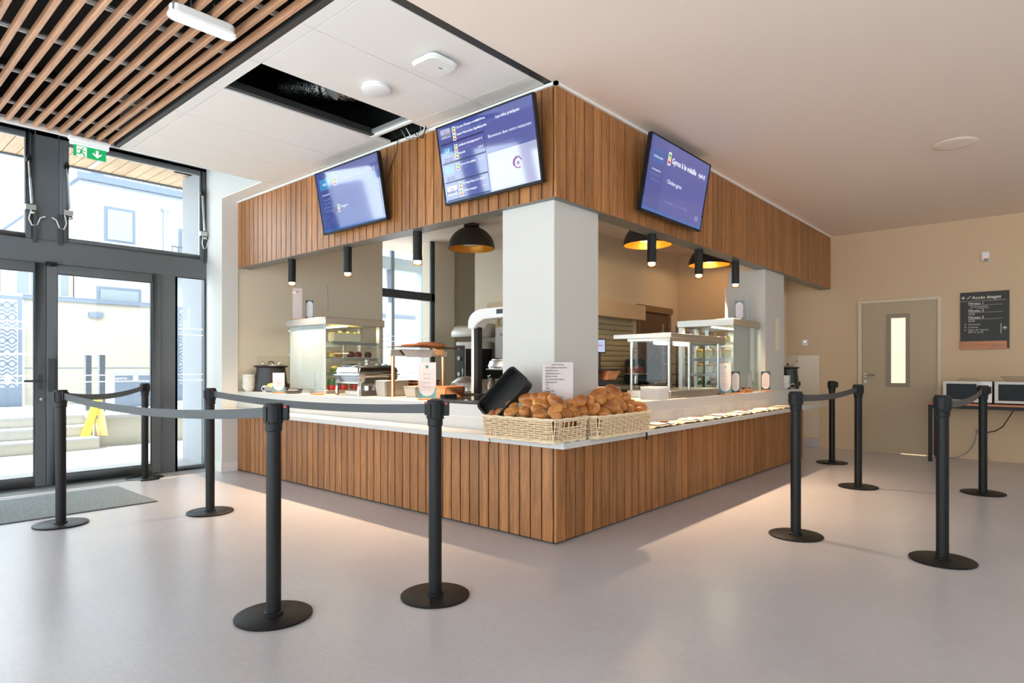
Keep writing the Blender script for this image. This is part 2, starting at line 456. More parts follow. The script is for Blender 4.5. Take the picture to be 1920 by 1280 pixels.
part(tiles, 'grid_bar', MB().box(3.05, 3.075, 3.71, 4.20, ZC + .02, ZC + .05), 'galvanised', smooth=False)
# black sheets put in for the shade inside the open bay
struct('ceiling_void_shade', MB().box(1.82, 1.84, 3.3, 4.9, ZC + .05, ZR - .1).box(1.82, CX, 4.88, 4.90, ZC + .05, ZR - .1).box(CX - .01, CX + .01, 2.6, 6.9, ZC + .03, ZR - .1).box(1.82, CX, 3.28, 3.30, ZC + .05, ZR - .1), 'black_void', 'black sheets standing in for shade inside the open ceiling bay', smooth=False)
part(tiles, 'timber_block', MB().box(2.0, 2.35, 3.74, 3.80, ZC + .16, ZC + .30), 'wicker_dark', smooth=False)
# timber slat ceiling with its black void and support rails
slats = tag(put('ceiling_slat_field', None, None, (1.7, 6.05, ZC)), None, None, None, 'structure')
slats['label'] = 'timber slat ceiling over the entrance'
me = MB().prism([(0, .014), (.02, 0), (8.0, 0), (8.0, .042), (0, .042)], (-.0125, 8.0, 0), (0, -1, 0), (0, 0, 1), (.025, 0, 0)).mesh('slat', 'wood_slat', smooth=False, bevel=.0015, seg=1)
for k in range(56):
    put('slat', me, slats, (1.717 - 1.7 - .0845 * k, -8.0 + random.uniform(-.012, .012), 0.0))
for y in (5.73, 5.10, 4.46, 3.845, 3.22, 2.6, 1.98, 1.36, .74):
    part(slats, 'rail', MB().box(XW, 1.76, y - .012, y + .012, ZC + .044, ZC + .062), 'galvanised', smooth=False)
    part(slats, 'rail', MB().box(XW, 1.76, y - .032, y - .022, ZC + .044, ZC + .056), 'galvanised', smooth=False)

# ------------------------------------------------------------------ glazed facade
AL = 'aluminium_grey'
def ring(mb, x0, x1, z0, z1, wl, wr, wb, wt, y0, y1):
    mb.box(x0, x0 + wl, y0, y1, z0, z1); mb.box(x1 - wr, x1, y0, y1, z0, z1)
    mb.box(x0 + wl, x1 - wr, y0, y1, z0, z0 + wb); mb.box(x0 + wl, x1 - wr, y0, y1, z1 - wt, z1)
    return mb
nwin = [0]; ndoor = [0]; ntrim = [3]
def trim(mb, m, label, **kw):
    ntrim[0] += 1
    return struct('trim_%d' % ntrim[0], mb, m, label, **kw)
def window(x0, x1, z0, z1, label, sash=0.045, wl=None, depth=0.05):
    nwin[0] += 1
    o = tag(put('window_%d' % nwin[0], None, None, ((x0 + x1) / 2, YG, z0)), None, None, None, 'structure'); o['label'] = label
    part(o, 'frame', ring(MB(), x0, x1, z0, z1, .045, .045, .05, .05, YG, YG + .07), AL, bevel=.003, seg=1)
    part(o, 'sash', ring(MB(), x0 + .03, x1 - .03, z0 + .035, z1 - .035, sash, sash, sash, sash, YG - .012, YG + .05), AL, bevel=.004, seg=1)
    part(o, 'pane', MB().box(x0 + .06, x1 - .06, YG + .028, YG + .034, z0 + .06, z1 - .06), 'pane_glass', smooth=False)
    part(o, 'glazing_bead', ring(MB(), x0 + .03 + sash, x1 - .03 - sash, z0 + .035 + sash, z1 - .035 - sash, .008, .008, .008, .008, YG + .005, YG + .027), 'galvanised', smooth=False)
    return o
MODX = [(0.06, 3.096)]
def stripes(o, x0, x1):
    for z, in ((1.600,), (1.532,), (1.085,), (1.018,)):
        part(o, 'stripe', MB().box(x0, x1, YG + .0265, YG + .0275, z - .006, z + .006), 'frost_stripe', smooth=False)
def leaf(x0, x1, label, hinge):
    ndoor[0] += 1
    o = tag(put('door_%d' % ndoor[0], None, None, ((x0 + x1) / 2, YG, 0)), None, None, None, 'structure'); o['label'] = label
    part(o, 'leaf_frame', ring(MB(), x0, x1, .02, 2.17, .087, .087, .09, .085, YG - .018, YG + .045), AL, bevel=.004, seg=1)
    part(o, 'pane', MB().box(x0 + .06, x1 - .06, YG + .028, YG + .034, .06, 2.13), 'pane_glass', smooth=False)
    part(o, 'glazing_bead', ring(MB(), x0 + .087, x1 - .087, .11, 2.085, .009, .009, .009, .009, YG + .0, YG + .026), 'aluminium_grey_dark', smooth=False)
    stripes(o, x0 + .097, x1 - .097)
    return o
def module(dx, first):
    fixed = MB()
    fixed.box(2.60 + dx, 2.777 + dx, YG, YG + .07, 0, 2.20)          # post beside the doors
    fixed.box(.37 + dx, .545 + dx, YG, YG + .07, 0, 2.20)
    fixed.box(.06 + dx, 3.096 + dx, YG - .004, YG + .08, 2.175, 2.40)  # transom
    fixed.box(1.49 + dx, 1.68 + dx, YG, YG + .08, 2.40, ZR)           # mullion between the fanlights
    fixed.box(.06 + dx, 3.096 + dx, YG, YG + .08, 3.40, ZR)
    fixed.box(.55 + dx, 2.60 + dx, YG, YG + .06, 0, .02)
    trim(fixed, AL, 'dark grey aluminium posts and transom of the entrance' if first else 'dark grey aluminium posts and transom of the glazing beyond the entrance', bevel=.004, seg=1)
    a = leaf(.547 + dx, 1.572 + dx, 'left leaf of the glazed entrance door with lever handle' if first else 'glazed door leaf further along the facade', 0)
    b = leaf(1.575 + dx, 2.60 + dx, 'right leaf of the glazed entrance door' if first else 'second glazed door leaf further along the facade', 1)
    w1 = window(1.68 + dx, 3.096 + dx, 2.36, 3.44, 'wide fanlight above the right door leaf' if first else 'fanlight further along the facade')
    w2 = window(.06 + dx, 1.49 + dx, 2.36, 3.44, 'fanlight above the left door leaf' if first else 'second fanlight further along the facade')
    for x0, x1 in ((2.75, 3.096), (.06, .40)):
        nwin[0] += 1
        o = tag(put('window_%d' % nwin[0], None, None, ((x0 + x1) / 2 + dx, YG, 0)), None, None, None, 'structure'); o['label'] = 'narrow fixed side light beside the entrance door'
        part(o, 'frame', ring(MB(), x0 + dx, x1 + dx, 0, 2.22, .027, .03, .055, .045, YG, YG + .07), AL, bevel=.003, seg=1)
        part(o, 'pane', MB().box(x0 + .02 + dx, x1 - .02 + dx, YG + .028, YG + .034, .03, 2.20), 'pane_glass', smooth=False)
        stripes(o, x0 + .03 + dx, x1 - .03 + dx)
    return a, b, w1, w2
dl, dr, wr1, wl1 = module(0, True)
module(-3.036, False)
# handle, lock case and closer of the entrance doors
part(dl, 'handle', MB().tube([(1.53, YG - .02, 1.035), (1.53, YG - .065, 1.035), (1.515, YG - .07, 1.035), (1.39, YG - .07, 1.035)], .011, 8), 'aluminium_grey_dark')
part(dl, 'handle_plate', MB().box(1.515, 1.545, YG - .026, YG - .018, .95, 1.1), 'aluminium_grey_dark', bevel=.003)
part(dl, 'lock_cylinder', MB().cyl((1.53, YG - .035, .86), (1.53, YG - .018, .86), .014, 12).box(1.522, 1.538, YG - .05, YG - .035, .845, .875), 'chrome')
part(dr, 'lock_case', MB().box(1.59, 1.635, YG - .06, YG - .018, .93, 1.25), 'aluminium_grey_dark', bevel=.004)
part(dr, 'latch', MB().box(1.565, 1.655, YG - .05, YG - .018, 2.15, 2.185).ball((1.61, YG - .05, 2.155), .014), 'black_metal')
for xx in (1.25, 2.33):
    o = dl if xx < 1.5 else dr
    letter(o, 'Groupama', .045, (xx - .24, YG + .0255, 1.037), (1, 0, 0), (0, 0, 1), 'frost_stripe')
    part(o, 'emblem', MB().box(xx + .01, xx + .06, YG + .0255, YG + .0265, 1.027, 1.077), 'frost_stripe', smooth=False)
letter(dr, 'Groupama', .04, (1.95, YG + .0255, 1.553), (1, 0, 0), (0, 0, 1), 'frost_stripe')
part(dr, 'emblem', MB().box(2.14, 2.185, YG + .0255, YG + .0265, 1.545, 1.59), 'frost_stripe', smooth=False)
# fanlight openers: rod, brackets and cable
def opener(x, label, flip):
    t = thing('window_opener', (x, YG - .03, 2.62), label, 'window opener', 'chain openers on the fanlights')
    part(t, 'rod', MB().tube([(x, YG - .035, 3.13), (x + .02, YG - .05, 2.72)], .011, 8), 'chrome')
    part(t, 'bracket', MB().box(x - .02, x + .02, YG - .045, YG - .012, 3.12, 3.16).ball((x, YG - .045, 3.17), .014), 'black_metal')
    part(t, 'bracket', MB().box(x - .03, x + .05, YG - .06, YG - .012, 2.66, 2.71).ball((x + .03, YG - .05, 2.64), .02), 'steel')
    s = flip
    pts = [(x + s * a, YG - .03, b) for a, b in ((0.02, 2.66), (0.0, 2.58), (.03, 2.52), (.08, 2.53), (.11, 2.60), (.16, 2.62))]
    part(t, 'cable', MB().tube(pts, .006, 6), 'white_plastic')
    part(t, 'housing', MB().box(x + s * .04, x + s * .085, YG - .035, YG - .012, 2.36, 2.66), 'aluminium_grey_dark', bevel=.004)
    return t
opener(1.435, 'chain opener with loose white cable on the fanlight above the left door leaf', .8)
opener(1.735, 'chain opener half hidden at the left edge of the wide fanlight', -.75)
opener(3.03, 'chain opener at the right edge of the wide fanlight beside the pier', .55)
# sill strip at the foot of the glazing
struct('floor_strip', MB().box(XW, 3.078, 7.09, YG, 0, .006), pbr('carpet_grey', (142, 146, 146), .95, noise=.25, nscale=160, bump=.4, bscale=200), 'grey carpet strip along the foot of the glazing', smooth=False)
struct('trim_20', MB().box(XW, 3.078, 7.065, 7.09, 0, .008), 'white_lacquer', 'pale metal edge profile of the carpet strip', smooth=False)
# west glazing out of view, added to bring more daylight into the room
ntrim[0] = 30
mbw = MB()
for y in (-4, -1.6, .8, 3.2, 5.6, 7.3):
    mbw.box(XW - .08, XW, y, y + .1, 0, ZR)
mbw.box(XW - .08, XW, YS, YG, 0, .12).box(XW - .08, XW, YS, YG, 3.0, ZR).box(XW - .08, XW, YS, YG, 2.2, 2.3)
trim(mbw, AL, 'dark grey aluminium posts of the added west glazing', smooth=False)
nwin[0] += 1
struct('window_%d' % nwin[0], MB().box(XW - .05, XW - .044, YS, YG, .1, 3.02), 'pane_glass', 'large unseen west window added for daylight', smooth=False)

# ------------------------------------------------------------------ kitchen shell
struct('wall_kitchen_back', MB().box(CX, 5.29, YK, YK + .3, 0, ZR).box(6.27, 6.65, YK, YK + .3, 0, ZR), 'wall_kitchen', 'beige kitchen back wall beside the tall window')
struct('wall_kitchen_recess', MB().box(6.65, XE, 7.25, 7.32, 0, ZR), 'wall_kitchen', 'grey green shaded recess wall at the back of the kitchen')
struct('wall_kitchen_core', MB().box(6.5, 8.75, 4.86, 6.43, 0, ZC), 'wall_kitchen', 'beige service core with shutters')
nwin[0] += 1
kw = tag(put('window_%d' % nwin[0], None, None, (5.78, YK + .1, 0)), None, None, None, 'structure'); kw['label'] = 'tall kitchen window with dark transom'
part(kw, 'frame', MB().box(6.20, 6.27, YK + .02, YK + .09, 0, ZC).box(5.29, 5.31, YK + .02, YK + .09, 0, ZC).box(5.29, 6.27, YK + .02, YK + .09, 2.145, 2.26).box(5.29, 6.27, YK + .02, YK + .09, 0, .1), 'aluminium_grey_dark', bevel=.003, seg=1)
part(kw, 'pane', MB().box(5.29, 6.27, YK + .05, YK + .056, 0, ZC), 'pane_glass', smooth=False)
for z in (1.60, 1.53, 1.085, 1.018):
    part(kw, 'stripe', MB().box(5.31, 6.2, YK + .046, YK + .048, z - .005, z + .005), 'frost_stripe', smooth=False)
part(kw, 'bead', MB().box(6.17, 6.185, YK + .03, YK + .05, .1, ZC), 'white_lacquer', smooth=False)
# columns carrying the fascia
struct('column_corner', MB().box(3.32, 3.848, 2.54, 3.008, .86, 2.29), 'column_paint', 'white square column at the corner of the counter', bevel=.004)
struct('column_end', MB().box(7.276, 7.916, 2.54, 2.975, .86, 2.29), 'column_paint', 'white square column near the end of the counter', bevel=.004)
struct('wall_kitchen_pier', MB().box(9.2, XE, 3.1, 3.7, 0, ZC), 'wall_kitchen', 'beige pier on the kitchen side wall')
# tiled splashback on the east wall, with coved skirting
tp = tag(put('wall_tile_panel', None, None, (XE, 2.9, 0)), None, None, None, 'structure'); tp['label'] = 'cream glazed tiles behind the counter end'
pbr('glazed_tile', (226, 211, 186), .25)
mtile = MB().box(-.008, 0, -.1465, .1465, -.0985, .0985).mesh('tile', 'glazed_tile', smooth=False, bevel=.0015, seg=1)
for r in range(6):
    for c in range(8):
        put('tile', mtile, tp, (0.0, 2.645 + .15 + .30 * c - 2.9 - 0.0, .14 + .10 + .20 * r))
part(tp, 'grout', MB().box(XE - .004, XE, 2.645, 5.0, .14, 1.335), 'wall_kitchen', smooth=False)
struct('baseboard_east', MB().box(XE - .012, XE, YS, 1.16, 0, .09).box(XE - .012, XE, 2.14, 2.645, 0, .09), 'wall_cream', 'cream skirting of the right wall', bevel=.003)
struct('baseboard_tiles', MB().box(XE - .016, XE, 2.645, 5.0, 0, .12), 'vinyl_floor', 'coved grey vinyl skirting under the tiles', bevel=.004)
struct('trim_41', MB().box(5.0, 5.02, YK - .008, YK, .9, 1.3).box(3.5, 5.0, YK - .008, YK, .9, 1.30), 'glazed_tile', 'glazed splashback behind the soup kettle', smooth=False)
# ------------------------------------------------------------------ counter base and fascia, clad in upright boards
GAP = .011
def boards(parent, run, start, pitch, n, z0, z1, first=None):
    """upright boards along the left run (y) or the right run (x); front face on the clad plane"""
    pl = wloc(parent)
    def mk(wd):
        if run == 'y':
            return MB().box(0, .02, -wd / 2, wd / 2, 0, z1 - z0).mesh('board', 'wood_board', smooth=False, bevel=.0015, seg=1)
        return MB().box(-wd / 2, wd / 2, 0, .02, 0, z1 - z0).mesh('board', 'wood_board', smooth=False, bevel=.0015, seg=1)
    p = start
    if first:
        m0 = mk(first - GAP); c = p + first / 2
        put('board', m0, parent, Vector((CX, c, z0) if run == 'y' else (c, CY, z0)) - pl); p += first
    me = mk(pitch - GAP)
    for k in range(n):
        c = p + pitch * (k + .5)
        put('board', me, parent, Vector((CX, c, z0) if run == 'y' else (c, CY, z0)) - pl)
BX1 = 8.50
cb = thing('counter_base', (CX, CY, 0), 'long L shaped counter base clad in upright brown timber boards', 'counter')
part(cb, 'carcass', MB().box(CX + .012, 4.0, CY + .02, 7.0, .004, .86).box(4.0, BX1 - .01, CY + .012, 3.2, .004, .86).box(CX + .012, 4.0, CY + .012, CY + .021, .004, .86), 'black_backing', smooth=False)
part(cb, 'end_panel', MB().box(BX1 - .01, BX1, CY + .02, 3.2, 0.004, .86), 'white_lacquer', smooth=False)
boards(cb, 'y', CY + .022, (7.0 - CY - .022) / 46, 46, .012, .672)
boards(cb, 'x', CX, .1065, 48, .012, .672, first=BX1 - CX - 48 * .1065)
part(cb, 'riser', MB().box(CX, 4.0, CY, 7.0, .700, .853).box(4.0, BX1, CY, 3.2, .700, .853), 'white_solid_surface', smooth=False)
part(cb, 'riser_joint', MB().box(CX - .001, CX, CY, 7.0, .800, .803).box(CX, BX1, CY - .001, CY, .800, .803), 'white_lacquer', smooth=False)
# tray slide and worktop (each one continuous white slab with the L corner)
def ell(mb, x0, y0, x1, y1, dx, dy, z0, z1):
    return mb.prism([(x0, y0), (x1, y0), (x1, y0 + dy), (x0 + dx, y0 + dy), (x0 + dx, y1), (x0, y1)], (0, 0, z0), (1, 0, 0), (0, 1, 0), (0, 0, z1 - z0))
o = tag(part(thing('tray_slide', (3.02, 2.241, .673), 'white cantilevered tray shelf running along the front of the counter', 'tray slide'), 'slab', ell(MB(), 3.02, 2.241, 8.564, 7.0, .252, .251, .673, .711), 'white_solid_surface', bevel=.003))
wt = thing('worktop', (CX, CY, .853), 'white counter worktop with the food displays, ending at the dark end post', 'worktop')
part(wt, 'slab', ell(MB(), CX - .004, CY - .004, 8.52, 7.0, 1.0, .75, .853, .893), 'white_solid_surface', bevel=.003)
ZT = .893
fa = thing('fascia', (CX, CY, 2.29), 'overhead L shaped fascia clad in upright brown timber boards', 'fascia')
part(fa, 'carcass', MB().box(CX + .012, FX, CY + .02, 7.02, 2.292, 3.02).box(FX, XE, CY + .012, FY, 2.292, 3.02).box(CX + .012, FX, CY + .012, CY + .021, 2.292, 3.02), 'black_backing', smooth=False)
part(fa, 'soffit', ell(MB(), CX + .004, CY + .004, XE, 7.0, FX - CX, FY - CY, 2.285, 2.292), 'soffit_grey', smooth=False)
part(fa, 'inner_face', MB().box(FX - .001, FX + .006, FY, 7.0, 2.285, ZC).box(FX, XE, FY - .001, FY + .006, 2.285, ZC), 'wall_kitchen', smooth=False)
boards(fa, 'y', CY + .022, (7.02 - CY - .022) / 46, 46, 2.288, 3.018)
boards(fa, 'x', CX, .1065, 60, 2.288, 3.018, first=XE - CX - 60 * .1065)
part(fa, 'top_trim', MB().box(CX - .016, CX + .01, CY - .016, 7.0, 3.018, 3.038).box(CX - .016, XE, CY - .016, CY + .01, 3.018, 3.038), 'white_lacquer', smooth=False)

# ------------------------------------------------------------------ cylinder spotlights
emission('lamp_glow', (255, 214, 170), 14.0)
glass('lamp_lens', (255, 236, 214), 1.5)
def spot(x, y, label):
    t = thing('spotlight', (x, y, 2.005), label, 'spotlight', 'black cylinder spotlights under the fascia')
    part(t, 'body', MB().lathe([(0, 2.285), (.0385, 2.285), (.0385, 2.045), (.034, 2.045), (.034, 2.07), (0, 2.07)], (x, y, 0), 24), 'black_metal')
    ln = part(t, 'lens_ring', MB().lathe([(.039, 2.046), (.039, 2.008), (.036, 2.005), (.030, 2.005), (.030, 2.046)], (x, y, 0), 24), 'lamp_lens')
    part(t, 'bulb', MB().lathe([(0, 2.060), (.029, 2.060), (.029, 2.030), (.018, 2.022), (0, 2.020)], (x, y, 0), 20), 'lamp_glow')
    l = add_light('spotlight_beam', 'SPOT', (0, 0, -.004), (0, 0, 0), SPOT_W, (1.0, .70, .44), t, spot_size=math.radians(108), spot_blend=1.0, shadow_soft_size=.03)
    return t
for x, y, s in ((3.37, 6.0, 'left run: black cylinder spotlight nearest the entrance pier'), (3.37, 5.0, 'left run: black cylinder spotlight below the left screen'), (3.37, 4.0, 'left run: black cylinder spotlight nearest the dark dome lamp'),
                (4.73, 2.59, 'right run: black cylinder spotlight nearest the corner column'), (5.64, 2.59, 'right run: middle black cylinder spotlight'), (6.53, 2.59, 'right run: black cylinder spotlight nearest the end column')):
    spot(x, y, s)

# ------------------------------------------------------------------ menu screens
pbr('screen_navy', (14, 14, 18), .07, emit=(70, 86, 162), es=.62, spec=.5, coat=1)
pbr('screen_indigo', (14, 14, 18), .07, emit=(82, 95, 172), es=.62, coat=1)
pbr('screen_blue', (14, 14, 18), .07, emit=(46, 110, 190), es=.62, coat=1)
pbr('screen_cyan', (14, 14, 18), .07, emit=(64, 150, 210), es=.62, coat=1)
pbr('screen_white', (14, 14, 18), .07, emit=(186, 190, 226), es=.62, coat=1)
pbr('screen_text', (14, 14, 18), .2, emit=(230, 230, 242), es=.85)
pbr('screen_text_dim', (14, 14, 18), .2, emit=(140, 142, 190), es=.62)
pbr('screen_dark', (14, 14, 18), .1, emit=(40, 42, 92), es=.62)
pbr('screen_magenta', (14, 14, 18), .2, emit=(150, 40, 140), es=.62)
for nm, c in (('g', (90, 190, 70)), ('y', (240, 220, 60)), ('r', (220, 60, 50))):
    pbr('screen_' + nm, (14, 14, 18), .2, emit=c, es=.6)
class Screen:
    """a flat menu screen tilted forward; (a, b) run right and up from its lower left corner"""
    def __init__(s, label, bl, ex, ey, W, Hh):
        s.o, s.ex, s.ey, s.W, s.H = Vector(bl), Vector(ex), Vector(ey), W, Hh
        s.n = s.ex.cross(s.ey)
        c = s.o + s.ex * W / 2
        s.t = thing('menu_screen', c, label, 'screen', 'menu screens on the fascia')
        cc = s.o + s.ex * W / 2 + s.ey * Hh / 2
        part(s.t, 'housing', MB().obox(cc - s.n * .018, s.ex * W / 2, s.ey * Hh / 2, s.n * .016).obox(cc - s.n * .045, s.ex * W * .38, s.ey * Hh * .36, s.n * .014), 'black_plastic', bevel=.003)
        mb = MB(); b = .011
        for a0, a1, b0, b1 in ((0, W, 0, b + .006), (0, W, Hh - b, Hh), (0, b, 0, Hh), (W - b, W, 0, Hh)):
            mb.obox(s.P((a0 + a1) / 2, (b0 + b1) / 2) - s.n * .001, s.ex * (a1 - a0) / 2, s.ey * (b1 - b0) / 2, s.n * .004)
        part(s.t, 'bezel', mb, 'black_plastic', smooth=False)
        s.scr = part(s.t, 'display', MB().obox(cc - s.n * .002, s.ex * (W / 2 - .008), s.ey * (Hh / 2 - .008), s.n * .001), 'screen_navy', smooth=False)
        part(s.t, 'wall_bracket', MB().obox(cc - s.n * .075 + s.ey * Hh * .12, s.ex * W * .36, s.ey * .02, s.n * .025).obox(cc - s.n * .07 - s.ey * Hh * .2, s.ex * .03, s.ey * .09, s.n * .03), 'black_metal', smooth=False)
        s.k = 0
    def P(s, a, b):
        return s.o + a * s.ex + b * s.ey
    def rect(s, a0, a1, b0, b1, m, lift=.0004, name='tile'):
        W, Hh = s.W, s.H
        return part(s.scr, name, MB().obox(s.P((a0 + a1) / 2 * W, (b0 + b1) / 2 * Hh) + s.n * lift, s.ex * (a1 - a0) / 2 * W, s.ey * (b1 - b0) / 2 * Hh, s.n * .0004), m, smooth=False)
    def txt(s, st, a, b, size, m='screen_text', align='LEFT', bold=False):
        return letter(s.scr, st, size * s.H, s.P(a * s.W, b * s.H) + s.n * .0016, s.ex, s.ey, m, align, bold)
    def score(s, a, b, h=.1, w_=.022):
        s.rect(a, a + w_ * 1.5, b, b + h, 'screen_text', .0008, 'score_badge')
        for i, m in enumerate(('screen_r', 'screen_y', 'screen_g')):
            s.rect(a + .006, a + w_ * 1.5 - .006, b + h * (.1 + .27 * i), b + h * (.1 + .27 * i + .25), m, .0014, 'score_mark')
    def logo(s, a, b, w_, h):
        s.rect(a, a + w_, b, b + h, 'screen_cyan', .0008, 'logo_panel')
TH = math.radians(10.2)
eyL = Vector((-math.sin(TH), 0, math.cos(TH)))          # up direction of screens on the left run
exL = Vector((0, -1, 0))
# left screen
sl = Screen('left menu screen, nearest the glazed entrance, washed out by window reflection', (3.205, 5.135, 2.388), exL, eyL, .945, .553)
sl.rect(.0, 1, 0.0, .09, 'screen_blue', .0003)
sl.rect(.035, .965, .06, .93, 'screen_indigo', .0006)
sl.rect(.035, .27, .06, .93, 'screen_navy', .0007)
sl.logo(.06, .70, .17, .17); sl.txt('GRILL', .145, .765, .05, align='CENTER')
sl.txt('Accompagnement', .145, .61, .032, align='CENTER')
for i, st in enumerate(('Frites, riz pilaf,', 'haricots verts,', 'poêlée de légumes', 'ou salade verte')):
    sl.txt(st, .145, .53 - .06 * i, .03, 'screen_text_dim', 'CENTER')
sl.score(.30, .72, .12); sl.txt('Burger de bœuf champêtre', .35, .76, .065); sl.txt('4,79 €', .93, .76, .065, align='RIGHT')
sl.txt('Beef burger', .35, .68, .04, 'screen_text_dim'); sl.score(.30, .30, .12); sl.txt('Nuggets', .35, .36, .06); sl.txt('2,30 €', .93, .36, .055, align='RIGHT')
# middle screen
sm = Screen('middle menu screen beside the fascia corner, with a white lower right quarter', (3.205, 3.478, 2.378), exL, eyL, .930, .566)
sm.rect(0, 1, 0, .07, 'screen_blue', .0003)
def block(b0, b1):
    sm.rect(.03, .50, b0, b1, 'screen_indigo', .0005)
for b0, b1 in ((.77, .965), (.53, .745), (.29, .505), (.06, .265)):
    block(b0, b1); sm.rect(.03, .17, b0, b1, 'screen_navy', .0007); sm.rect(.03, .50, b0 - .018, b0 - .002, 'screen_dark', .0007)
def wlogo(b, s1, s2):
    sm.rect(.045, .155, b, b + .115, 'screen_white', .0009, 'logo_panel')
    sm.txt(s1, .10, b + .065, .03, 'ink', 'CENTER'); sm.txt(s2, .10, b + .02, .045, 'ink', 'CENTER', True)
wlogo(.83, 'LES', 'ENTRÉES'); wlogo(.115, 'LES', 'DESSERTS')
for b in (.60, .365):
    sm.logo(.045, b + .02, .11, .10)
sm.txt('GE', .10, .65, .07, align='CENTER'); sm.txt('GRAND PLAT', .10, .42, .025, align='CENTER')
for b in (.575, .34):
    for i, st in enumerate(('Accompagnement', 'Frites, riz pilaf', 'légumes du jour')):
        sm.txt(st, .10, b - .001 + .018 - .026 * i, .024, 'screen_text' if i == 0 else 'screen_text_dim', 'CENTER')
def item(b, name, sub, price):
    sm.score(.18, b - .02, .085); sm.txt(name, .222, b + .03, .038, bold=True); sm.txt(sub, .222, b - .008, .025, 'screen_text_dim'); sm.txt(price, .485, b + .03, .036, align='RIGHT')
item(.875, 'Carotte d’Espagne tomates Anna', 'Carrot salad', '1,40 €'); item(.79, 'Salade Piémontaise légumes grillés', 'Potato salad', '1,40 €')
item(.655, 'Cabillaud champignons', 'Cod with mushrooms', '4,60 €'); item(.56, 'Raviolis', 'Ravioli', '3,58 €')
item(.42, 'Gyros à la volaille', 'Chicken gyros', '4,44 €')
item(.185, 'Fromage blanc à la vanille', 'Vanilla cheese', '1,12 €'); item(.095, 'Ananas mangue', 'Pineapple', '1,60 €')
sm.rect(.515, .985, .50, .98, 'screen_indigo', .0005)
sm.rect(.515, .988, .025, .485, 'screen_white', .0006)
sm.txt('Les infos pratiques', .75, .86, .05, align='CENTER', bold=True)
sm.txt('Bienvenue dans votre restaurant', .75, .665, .052, align='CENTER')
sm.txt('Bon appétit', .75, .56, .026, 'screen_text_dim', 'CENTER')
# spiral emblem of the white panel
def arc(cx, cy, r, a0, a1, n=18):
    return [sm.P(cx * sm.W + r * math.cos(math.radians(a0 + (a1 - a0) * i / n)), cy * sm.H + r * math.sin(math.radians(a0 + (a1 - a0) * i / n))) + sm.n * .002 for i in range(n + 1)]
mbe = MB()
mbe.ribbon(arc(.80, .29, .034, 20, 300), .004, .006, sm.n).ribbon(arc(.80, .29, .042, 60, 200), .004, .004, sm.n)
part(sm.scr, 'emblem', mbe, 'screen_magenta', smooth=False)
sm.txt('e', .80, .268, .085, 'screen_magenta', 'CENTER', True)
sm.txt('elior', .70, .262, .07, 'screen_text', 'CENTER')
# right screen
eyR = Vector((0, -math.sin(TH), math.cos(TH)))
sr = Screen('right menu screen on the right run of the fascia, showing a large dish name', (4.245, 2.424, 2.372), (1, 0, 0), eyR, 1.055, .585)
sr.rect(0, 1, 0, .20, 'screen_blue', .0003)
sr.rect(.03, .965, .07, .985, 'screen_indigo', .0006); sr.rect(.03, .25, .07, .985, 'screen_navy', .0008)
sr.logo(.055, .66, .17, .19); sr.txt('GYROS SHOP', .14, .72, .04, align='CENTER')
for i, st in enumerate(('Accompagnement', 'Frites, riz, purée', 'poêlée du jour')):
    sr.txt(st, .14, .56 - .065 * i, .032, 'screen_text' if i == 0 else 'screen_text_dim', 'CENTER')
sr.score(.285, .70, .17, .028); sr.txt('Gyros à la volaille', .345, .745, .105, bold=True); sr.txt('4,44 €', .93, .745, .085, align='RIGHT', bold=True)
sr.txt('Chicken gyros', .44, .47, .075, align='CENTER'); sr.txt('Allergènes : Lait, Gluten, Sulfite', .52, .21, .055, 'screen_text_dim', 'CENTER')
sr.rect(.86, .92, .13, .20, 'screen_text_dim', .0012)
# cables hanging from the open ceiling bay down behind the left screen
t = thing('loose_cable', (3.24, 3.95, 2.70), 'thin black cable hanging from the open ceiling bay behind the left screen', 'cable')
part(t, 'cable', MB().tube([(3.2, 4.10, 3.08), (3.245, 4.10, 3.03), (3.25, 4.12, 2.95), (3.255, 4.20, 2.85), (3.255, 4.26, 2.72)], .003, 6), 'black_plastic')
t = thing('loose_cable', (3.22, 3.80, 2.97), 'tangle of pale cable ends drooping out of the ceiling bay', 'cable')
for k, (a, b) in enumerate(((3.72, 3.92), (3.76, 3.98), (3.70, 3.86))):
    pts = [(3.20 - .01 * k, a, 3.07), (3.22, a + .02, 3.03), (3.235, (a + b) / 2, 2.995 - .012 * k), (3.235, b, 3.015), (3.20, b + .02, 3.08)]
    part(t, 'cable', MB().tube(pts, .004, 6), ('white_plastic', 'grey_plastic', 'black_plastic')[k])
# ------------------------------------------------------------------ outside the entrance
pbr('render_white', (166, 171, 178), .8); pbr('render_beige', (172, 166, 153), .8, noise=.03, nscale=6)
pbr('paving_white', (158, 157, 156), .85, noise=.12, nscale=120)
pbr('slate_blue', (108, 119, 134), .7); pbr('ext_glass', (112, 122, 128), .1, spec=.8)
pbr('roller_blind', (144, 146, 144), .8); pbr('anthracite_ext', (82, 87, 94), .6); pbr('yellow_plastic', (250, 208, 20), .45)
pbr('yellow_plastic_pale', (240, 210, 140), .5); pbr('tape_white', (215, 215, 215), .5)
struct('ground_outside', MB().box(-40, 40, YG + .09, 60, -.2, -.02), 'paving_white', 'pale speckled paving outside the entrance', smooth=False)
def gz(px, py, z):
    d = Vector(((px - 960) / PX_F, 1.0)); ff = (z - 1.17) / (-(py - 687.5) / PX_F); rr = d.x * ff
    return Vector((rr * .65999 + ff * .75128, -rr * .75128 + ff * .65999, z))
